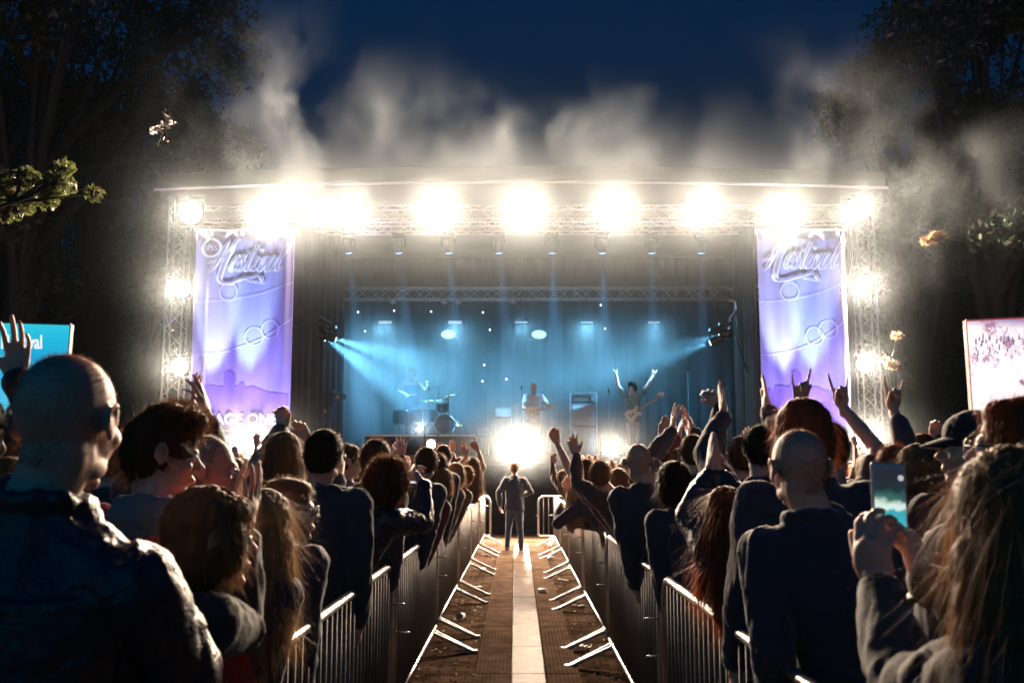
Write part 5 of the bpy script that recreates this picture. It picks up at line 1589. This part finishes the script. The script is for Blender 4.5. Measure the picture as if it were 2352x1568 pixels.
cs = [P(-165, 735, Ys + 1.2), P(163, 745, Ys), P(146, 953, Ys), P(-175, 962, Ys + 1.2)]
lm = screen_mat('led_cyan', 2, [(0, (.16, .66, .86)), (.35, (.05, .50, .80)), (.6, (.01, .38, .68)), (.85, (.02, .52, .74)), (1.2, (.04, .62, .78))], 1.0, .10, 2.0)
o, tl, tr, br, bl, nr_ = led('big cyan LED screen reading Hestival at the left edge', cs, lm, mat('led_rim', (.05, .08, .09), .5))
wm_ = mat('led_white', (1, 1, 1), .4, emit=(.95, .97, 1), es=1.0)
lnm = mat('led_line', (.5, .8, .9), .4, emit=(.12, .66, .85), es=1.0)
def on_screen(px, py, off=.012):
    # point of the screen plane seen at that picture position
    d = P(px, py, 1.0) - Vector((0, 0, CAMH)); t = (tl - Vector((0, 0, CAMH))).dot(nr_) / d.dot(nr_)
    return Vector((0, 0, CAMH)) + d * t + nr_ * off
def screen_text(s, px, py, wpx, hpx):
    me = text_mesh(s, 1.0, 0, .022, extrude=0); v = coords(me); w = v[:, 0].max() - v[:, 0].min(); hgt = .72
    a, b, c = on_screen(px, py), on_screen(px + wpx, py), on_screen(px, py - hpx)
    ux, uz = (b - a) / w, (c - a) / hgt
    v2 = np.array(a) + v[:, :1] * np.array(ux) + v[:, 1:2] * np.array(uz)
    setco(me, v2); return obj('lettering', me, wm_, o)
screen_text('Hestival', 2, 800, 94, 31)
screen_text('Honest', -8, 869, 84, 17)
m = MB()
for cx, cy_, r in ((60, 870, 28), (60, 870, 62), (95, 900, 90), (-10, 850, 60)):
    pts = [on_screen(cx + r * math.cos(a * PI / 20), cy_ + r * math.sin(a * PI / 20), .006) for a in range(41)]
    pts = [q for q in pts]
    for a, b in zip(pts, pts[1:]):
        def inside(q):
            u = (q - bl).dot((br - bl).normalized()) / (br - bl).length; w = (q - bl).dot((tl - bl).normalized()) / (tl - bl).length
            return .01 < u < .99 and .01 < w < .99
        if inside(a) and inside(b):
            d = (b - a).normalized(); s_ = d.cross(nr_) * .012
            m.add([a - s_, a + s_, b + s_, b - s_], [(0, 1, 2, 3)])
m.build('line_pattern', lnm, o)
cs = [P(2218, 736, Ys), P(2560, 720, Ys + 1.2), P(2560, 962, Ys + 1.2), P(2233, 948, Ys)]
# white hot picture of a festival field on the right screen
def right_screen():
    m = bpy.data.materials.new('led_field_picture'); m.use_nodes = True; t = m.node_tree; b = t.nodes['Principled BSDF']; N = t.nodes.new; L = t.links.new
    b.inputs['Base Color'].default_value = (.01, .01, .01, 1)
    tc = N('ShaderNodeTexCoord'); sp = N('ShaderNodeSeparateXYZ'); L(tc.outputs['Generated'], sp.inputs[0])
    n1 = N('ShaderNodeTexNoise'); n1.inputs['Scale'].default_value = 2.2; n1.inputs['Detail'].default_value = 8; n1.inputs['Roughness'].default_value = .75; L(tc.outputs['Object'], n1.inputs['Vector'])
    n2 = N('ShaderNodeTexVoronoi'); n2.inputs['Scale'].default_value = 5.5; L(tc.outputs['Object'], n2.inputs['Vector'])
    # dark specks fade towards the bottom of the picture
    a = N('ShaderNodeMath'); a.operation = 'MULTIPLY_ADD'; L(sp.outputs[2], a.inputs[0]); a.inputs[1].default_value = .22; L(n1.outputs[0], a.inputs[2])
    cr = N('ShaderNodeValToRGB'); el = cr.color_ramp.elements; el[0].position = .60; el[0].color = (1, .93, .97, 1); el[1].position = .80; el[1].color = (.10, .05, .16, 1)
    e = el.new(.655); e.color = (1, .86, .92, 1); e = el.new(.70); e.color = (.55, .30, .42, 1)
    L(a.outputs[0], cr.inputs[0])
    sk = N('ShaderNodeMapRange'); sk.inputs[1].default_value = .80; sk.inputs[2].default_value = .90; L(sp.outputs[2], sk.inputs[0])
    mx = N('ShaderNodeMixRGB'); L(sk.outputs[0], mx.inputs[0]); L(cr.outputs[0], mx.inputs[1])
    c2 = N('ShaderNodeValToRGB'); c2.color_ramp.elements[0].position = .42; c2.color_ramp.elements[0].color = (.20, .14, .35, 1); c2.color_ramp.elements[1].position = .6; c2.color_ramp.elements[1].color = (.65, .35, .45, 1); L(n1.outputs[0], c2.inputs[0])
    L(c2.outputs[0], mx.inputs[2]); L(mx.outputs[0], b.inputs['Emission Color']); b.inputs['Emission Strength'].default_value = 1.1
    m.cycles.emission_sampling = 'NONE'
    return m
o, tl, tr, br, bl, nr_ = led('big LED screen with a blown out picture of tents at the right edge', cs, right_screen(), mat('led_rim_red', (.5, .10, .10), .4, emit=(.6, .08, .10), es=.35))
m = MB()
for k in range(7):                                       # the row of pointed tents in the picture
    a = on_screen(2285 + k * 22, 772, .008); b = on_screen(2296 + k * 22, 752, .008); c = on_screen(2307 + k * 22, 772, .008); m.add([a, c, b], [(0, 1, 2)])
m.build('picture_tents', mat('led_tent', (1, 1, 1), .4, emit=(1, .88, .92), es=1.0), o)
m = MB(); rs = random.Random(5)
for k in range(46):                                      # the people in the picture
    px, py = rs.uniform(2238, 2400), 778 + abs(rs.gauss(0, 22)); h_ = rs.uniform(5, 14)
    a, b, c, d = on_screen(px, py, .008), on_screen(px + 3.5, py, .008), on_screen(px + 3, py - h_, .008), on_screen(px + .5, py - h_, .008); m.add([a, b, c, d], [(0, 1, 2, 3)])
m.build('picture_people', mat('led_people', (.2, .2, .3), .4, emit=(.30, .22, .42), es=.7), o)
# ================================================================ trees and things behind
def leaf_cloud(name, centres, n, size, seed, mt, parent):
    """many small leaves scattered in clumps: centres = (point, radius, weight)"""
    rg = np.random.RandomState(seed)
    w = np.array([c[2] * c[1] ** 2 for c in centres]); w /= w.sum()
    idx = rg.choice(len(centres), n, p=w)
    C0 = np.array([list(c[0]) for c in centres])[idx]; R = np.array([c[1] for c in centres])[idx][:, None]
    d = rg.normal(0, 1, (n, 3)); d /= np.linalg.norm(d, axis=1)[:, None]
    rr = rg.rand(n, 1) ** .5
    p = C0 + d * R * rr * np.array([1, 1, .8])
    k = vnoise(p, 1.3, seed) + .5 * vnoise(p, 3.1, seed + 1) > -.18          # gaps
    p = p[k]; n = len(p)
    a = rg.normal(0, 1, (n, 3)); a /= np.linalg.norm(a, axis=1)[:, None]
    b = np.cross(a, rg.normal(0, 1, (n, 3))); b /= np.linalg.norm(b, axis=1)[:, None]
    s = size * (.5 + rg.rand(n, 1))
    V_ = np.stack([p - a * s, p + b * s * .45 - a * s * .1, p + a * s, p - b * s * .45 - a * s * .1], 1).reshape(-1, 3)
    me = bpy.data.meshes.new(name); me.vertices.add(len(V_)); me.vertices.foreach_set('co', V_.ravel())
    me.loops.add(4 * n); me.loops.foreach_set('vertex_index', np.arange(4 * n, dtype=np.int32)); me.polygons.add(n); me.polygons.foreach_set('loop_start', np.arange(n, dtype=np.int32) * 4)
    me.update(calc_edges=True)
    return obj(name, me, mt, parent)
def leaf_mat(name, c1, c2):
    m = mat(name, c1, .5, noise=(1.5, .5), two=c2); t = m.node_tree; b = t.nodes['Principled BSDF']
    tr = t.nodes.new('ShaderNodeBsdfTranslucent'); tr.inputs[0].default_value = (*[min(1, c * 2.0) for c in c1], 1)
    mx = t.nodes.new('ShaderNodeMixShader'); mx.inputs[0].default_value = .4
    t.links.new(b.outputs[0], mx.inputs[1]); t.links.new(tr.outputs[0], mx.inputs[2]); t.links.new(mx.outputs[0], t.nodes['Material Output'].inputs['Surface'])
    return m
bark = mat('bark', (.022, .018, .015), .9, noise=(4, .5), bump=(12, .8), stretch=(1, 1, .2))
dk = leaf_mat('foliage_dark', (.022, .040, .022), (.035, .032, .02)); yl = leaf_mat('foliage_lit', (.045, .055, .016), (.10, .06, .02)); au = leaf_mat('foliage_autumn', (.10, .065, .03), (.14, .05, .03))
def tree(label, x, y, h, cr, seed, n=26000, size=.10, mt=dk, crown_z=None, group='trees around the field', squash=1.0):
    o = empty('tree', (x, y, 0), label, 'tree', group); r = random.Random(seed)
    cz = crown_z or h * .62
    m = MB(); pts = [(x + .1 * math.sin(k * 1.3 + seed) * k * .3, y + .1 * math.cos(k + seed) * k * .2, h * .8 * k / 6) for k in range(7)]
    rad = [.32 * h / 10 * (1 - .13 * k) for k in range(7)]; m.tube(pts, rad, 12)
    m.build('trunk', bark, o, True)
    m = MB(); cl = []
    for k in range(26):
        a = r.uniform(0, 6.28); e = r.uniform(-.45, 1.0); rr = cr * r.uniform(.35, 1.0) * math.sqrt(max(.05, 1 - max(0, e) ** 2 * .8))
        c = Vector((x + rr * math.cos(a), y + rr * math.sin(a) * .8, cz + e * (h - cz) * squash)); st = Vector(pts[2 + k % 4]); md_ = st.lerp(c, .5) + Vector((0, 0, .25))
        m.tube([st, md_, c], [.10 * h / 10, .06 * h / 10, .02], 6); cl.append((c, r.uniform(.16, .30) * cr + .25, 1))
    m.build('limbs', bark, o, True)
    leaf_cloud('crown', cl, n, size, seed, mt, o)
    return o
def tx(px, y): return P(px, 900, y).x
tree('nearest dark tree rising out of the top left corner', tx(40, 27.5), 27.5, 18.0, 5.6, 1, 34000)
tree('tall dark tree behind the left screen', tx(215, 32), 32, 17.5, 5.2, 2, 26000)
tree('dark tree just left of the left stage tower', tx(335, 36), 36, 14.5, 4.0, 3, 22000)
tree('dark tree far left behind the others', tx(-60, 30), 30, 14, 5.0, 4, 16000)
tree('broad dark tree in the top right corner', tx(2290, 27.5), 27.5, 15.2, 4.6, 5, 34000)
tree('ragged topped tree right of the smoke', tx(2110, 30), 30, 14.0, 3.9, 6, 30000)
tree('dark tree behind the right stage tower', tx(2070, 35), 35, 10.5, 3.4, 7, 16000, mt=au)
tree('dark tree at the far right edge', tx(2460, 31), 31, 14.5, 4.5, 8, 16000)
for k, (px, y) in enumerate(((100, 40), (330, 44), (2050, 46), (2300, 42))):
    tree(('distant low tree, %s beyond the stage') % ('far left', 'left of the stage', 'right of the stage', 'far right')[k], tx(px, y), y, 9, 5.5, 20 + k, 9000, .2, crown_z=4.2)
def branch(label, pts, r0, clumps, n, size, mt, seed):
    o = empty('tree_branch', pts[0], label, 'branch'); m = MB(); m.tube(pts, [r0 * (1 - .8 * k / (len(pts) - 1)) for k in range(len(pts))], 8)
    for c in clumps: m.tube([Vector(pts[-2]).lerp(Vector(pts[-1]), .5), Vector(c[0])], [.02, .006], 5)
    m.build('wood', bark, o, True); leaf_cloud('leaves', clumps, n, size, seed, mt, o)
Yb = 11.0
branch('leafy branch with lit yellow green maple leaves at the left edge', [P(-260, 560, Yb), P(-120, 520, Yb), P(-20, 480, Yb), P(80, 450, Yb)], .06,
       [(P(x, y, Yb + .3), r, 1) for x, y, r in ((10, 440, .20), (50, 410, .16), (100, 430, .2), (135, 420, .20), (150, 385, .12), (50, 465, .18), (20, 490, .14), (110, 460, .14), (60, 395, .1), (-30, 450, .25), (215, 445, .12))], 2000, .045, yl, 31)
branch('small leafy twig with dark pink leaves left of the roof', [P(362, 335, 22), P(368, 318, 22), P(375, 300, 22), P(381, 285, 22)], .008,
       [(P(x, y, 22), r, 1) for x, y, r in ((382, 262, .10), (372, 290, .16), (395, 280, .1), (350, 300, .12), (385, 320, .1))], 130, .06, mat('foliage_pink', (.022, .009, .014), .5), 32)  # leaves are dark pink in their base colour
branch('bright leaf spray hanging right of the upper tower lamps', [P(2260, 520, 24), P(2220, 530, 24), P(2180, 545, 24), P(2140, 552, 24)], .012,
       [(P(x, y, 24), r, 1) for x, y, r in ((2130, 552, .16), (2155, 545, .2), (2180, 540, .18), (2290, 560, .25))], 700, .07, au, 33)
branch('bright drooping leaf spray beside the lower right tower lamp', [P(2072, 765, 24.2), P(2066, 785, 24.2), P(2055, 808, 24.2), P(2045, 830, 24.2)], .01,
       [(P(x, y, 24.2), r, 1) for x, y, r in ((2042, 835, .12), (2055, 838, .12), (2030, 828, .08), (2060, 770, .14))], 320, .06, au, 34)
# street lamps and a lit kiosk far off at the left
lampm = mat('street_lamp_glass', (1, .8, .5), .3, emit=(1, .70, .38), es=9)
for k, (px, py, y) in enumerate(((385, 757, 41), (346, 846, 46))):
    p = P(px, py, y); o = empty('street_lamp', (p.x + .5, y, 0), ('nearer and higher' if k == 0 else 'farther and lower') + ' warm street lamp left of the stage', 'street lamp', 'street lamps left of the stage')
    m = MB(); m.tube([(p.x + .5, y, 0), (p.x + .5, y, p.z - .1), (p.x + .35, y, p.z + .06), (p.x, y, p.z + .08)], [.07, .05, .035, .03], 8); m.build('post', black_metal, o)
    m = MB(); m.ell(p, (.26, .12, .05)); m.build('lamp_head', lampm, o, True)
p = P(325, 925, 47); w = 55 / F * 47; h = 48 / F * 47
o = empty('kiosk', (p.x, 47, 0), 'small lit kiosk under trees, left of the stage', 'kiosk')
m = MB(); m.box((p.x, 48, p.z + h / 2 - .8), (w, 2, h + .0)); m.build('wall', mat('kiosk_wall', (.5, .4, .28), .8), o)
m = MB(); m.box((p.x, 46.98, p.z + h * .42 - .4), (w * .8, .02, h * .5)); m.build('lit_window', mat('kiosk_window', (1, .8, .5), .5, emit=(1, .66, .34), es=.9), o)
m = MB(); m.box((p.x, 46.93, p.z + h * .42 - .4), (.08, .06, h * .5)); m.box((p.x + .25, 46.93, p.z + h * .42 - .4), (.06, .06, h * .5)); m.build('window_bars', black_metal, o)
m = MB(); m.box((p.x, 47.8, p.z + h - .7), (w * 1.15, 2.6, .16)); m.build('roof', black_metal, o)
# ================================================================ haze and smoke
def volume_mat(name, density, col=(1, 1, 1), aniso=0.6):
    m = bpy.data.materials.new(name); m.use_nodes = True
    t = m.node_tree
    for n in list(t.nodes): t.nodes.remove(n)
    o = t.nodes.new('ShaderNodeOutputMaterial')
    v = t.nodes.new('ShaderNodeVolumePrincipled')
    v.inputs['Color'].default_value = (*col, 1)
    v.inputs['Density'].default_value = density
    v.inputs['Anisotropy'].default_value = aniso
    t.links.new(v.outputs[0], o.inputs['Volume'])
    return m, t, v

def smoke(name, box, blobs, dens, nscale, lo, hi, aniso=.3, col=(1, 1, 1), seed=0.0, warp=1.0, base=()):
    """closed box filled with wispy smoke: soft blobs (centre, radii, weight) broken up by noise; world coordinates"""
    (x0, x1), (y0, y1), (z0, z1) = box
    m, t, v = volume_mat(name + '_smoke', dens, col, aniso)
    N = t.nodes.new; L = t.links.new
    geo = N('ShaderNodeTexCoord')
    pos = geo.outputs['Object']
    def math_(op, a, b=None, clamp=False):
        n = N('ShaderNodeMath'); n.operation = op; n.use_clamp = clamp
        for i, q in enumerate((a, b)):
            if q is None: continue
            if isinstance(q, (int, float)): n.inputs[i].default_value = q
            else: L(q, n.inputs[i])
        return n.outputs[0]
    def vec(op, a, b=None):
        n = N('ShaderNodeVectorMath'); n.operation = op
        for i, q in enumerate((a, b)):
            if q is None: continue
            if isinstance(q, tuple): n.inputs[i].default_value = q
            else: L(q, n.inputs[i])
        return n
    # warp the position so the blobs lose their round outline
    wn = N('ShaderNodeTexNoise'); wn.inputs['Scale'].default_value = .45; wn.inputs['Detail'].default_value = 2
    L(vec('ADD', pos, (seed, 0, 0)).outputs[0], wn.inputs['Vector'])
    wv = vec('SUBTRACT', wn.outputs['Color'], (.5, .5, .5)).outputs[0]
    wv = vec('MULTIPLY', wv, (warp * 5, warp * 2, warp * 5)).outputs[0]
    wp = vec('ADD', pos, wv).outputs[0]
    def total(lst, where):
        tot = None
        for c, s, w in lst:
            d = vec('DIVIDE', vec('SUBTRACT', where, tuple(c)).outputs[0], tuple(s)).outputs[0]
            l = vec('DOT_PRODUCT', d, d).outputs['Value']
            e = math_('MULTIPLY', math_('EXPONENT', math_('MULTIPLY', l, -1.0)), w)
            tot = e if tot is None else math_('ADD', tot, e)
        return tot
    tot = total(blobs, wp)
    nz = N('ShaderNodeTexNoise'); nz.inputs['Scale'].default_value = nscale; nz.inputs['Detail'].default_value = 4
    nz.inputs['Roughness'].default_value = .55
    L(vec('MULTIPLY', wp, (1, 1, .55)).outputs[0], nz.inputs['Vector'])
    mr = N('ShaderNodeMapRange'); mr.interpolation_type = 'SMOOTHSTEP'
    mr.inputs[1].default_value = lo; mr.inputs[2].default_value = hi; mr.inputs[3].default_value = 0.0 if base else .35
    L(nz.outputs[0], mr.inputs[0])
    # soft edges towards the faces of the box
    sp = N('ShaderNodeSeparateXYZ'); L(pos, sp.inputs[0])
    edge = None
    for k, (a, b, f) in enumerate(((x0, x1, 1.5), (y0, y1, .45), (z0, z1, 1.2))):
        e1 = math_('DIVIDE', math_('SUBTRACT', sp.outputs[k], a), f, True)
        e2 = math_('DIVIDE', math_('SUBTRACT', b, sp.outputs[k]), f, True)
        e = math_('MULTIPLY', e1, e2)
        edge = e if edge is None else math_('MULTIPLY', edge, e)
    q_ = math_('MULTIPLY', tot, mr.outputs[0])
    if base: q_ = math_('ADD', q_, total(base, pos))
    dd = math_('MULTIPLY', q_, math_('MULTIPLY', edge, dens))
    L(dd, v.inputs['Density'])
    mb = MB(); mb.box(((x0 + x1) / 2, (y0 + y1) / 2, (z0 + z1) / 2), (x1 - x0, y1 - y0, z1 - z0))
    return tag(mb.build(name, m), kind='stuff')

hm, _, _ = volume_mat('haze_air', 0.00003, (.6, .8, 1), .80)
m = MB(); m.box((0, 24, 13), (110, 100, 28)); tag(m.build('haze', hm), kind='stuff')

def W_(px, py, y=24.2): return tuple(P(px, py, y))
base = [(W_(x_, y_, 24.4), (1.1, 1.2, .95), .40) for x_, y_ in zip(TOPX, ypix)] + [(W_(x_, y_, 24.4), (.85, 1.0, .85), .9) for x_, y_ in ((417, 663), (412, 842), (1977, 660), (1987, 835))] + [  # extra smoke puffs added at the lamps to form their halos
    (W_(1180, 500), (9.0, 1.8, 1.2), .30),
    (W_(1180, 620), (8.0, 1.8, 1.0), .26),
    (W_(1180, 385), (7.5, 1.8, .75), .34),
    (W_(1193, 1036), (1.0, 1.5, .8), 2.2),
    (W_(585, 1022), (1.1, 1.5, .7), 2.4),
    (W_(1400, 1030), (.8, 1.5, .6), 1.3),
    (W_(1985, 1006), (.8, 1.5, .6), 2.0),
]
blobs = [
    (W_(590, 285), (1.4, 1.8, 1.3), 3.8),
    (W_(690, 210), (.8, 1.8, 1.5), 11),
    (W_(985, 300), (1.7, 1.8, .85), 4),
    (W_(1350, 325), (2.5, 1.8, .6), 3),
    (W_(1890, 275), (1.3, 1.8, 1.2), 5),
    (W_(2095, 470), (1.0, 1.8, 1.5), 9),
    (W_(2190, 420), (.9, 1.8, .9), 10),
    (W_(1800, 550), (1.7, 1.8, .8), 1.5),
    (W_(640, 540), (1.7, 1.8, .8), 1.4),
]
smoke('smoke', ((-10.5, 13.0), (21.6, 24.75), (1.15, 13.5)), blobs, .013, .75, .46, .66, .5, (.74, .88, 1), warp=.5, base=base)
b2 = [
    (W_(860, 960, 29.0), (3.2, 3, 1.4), 2.4),
    (W_(1100, 860, 29.5), (4.5, 3, 1.8), .6),
    (W_(1450, 830, 29.5), (4, 3, 2.5), .45),
    (W_(1180, 680, 29.5), (7, 3, 2.0), .3),
    (W_(740, 930, 28.5), (2.5, 3, 1.8), 3.5),
]
smoke('stage_smoke', ((xl + .8, xr - .8), (26.4, 33.2), (zdeck + .02, ztruss - .8)), b2, .10, .5, .32, .7, .2, (1, 1, 1), 5.0, .4)
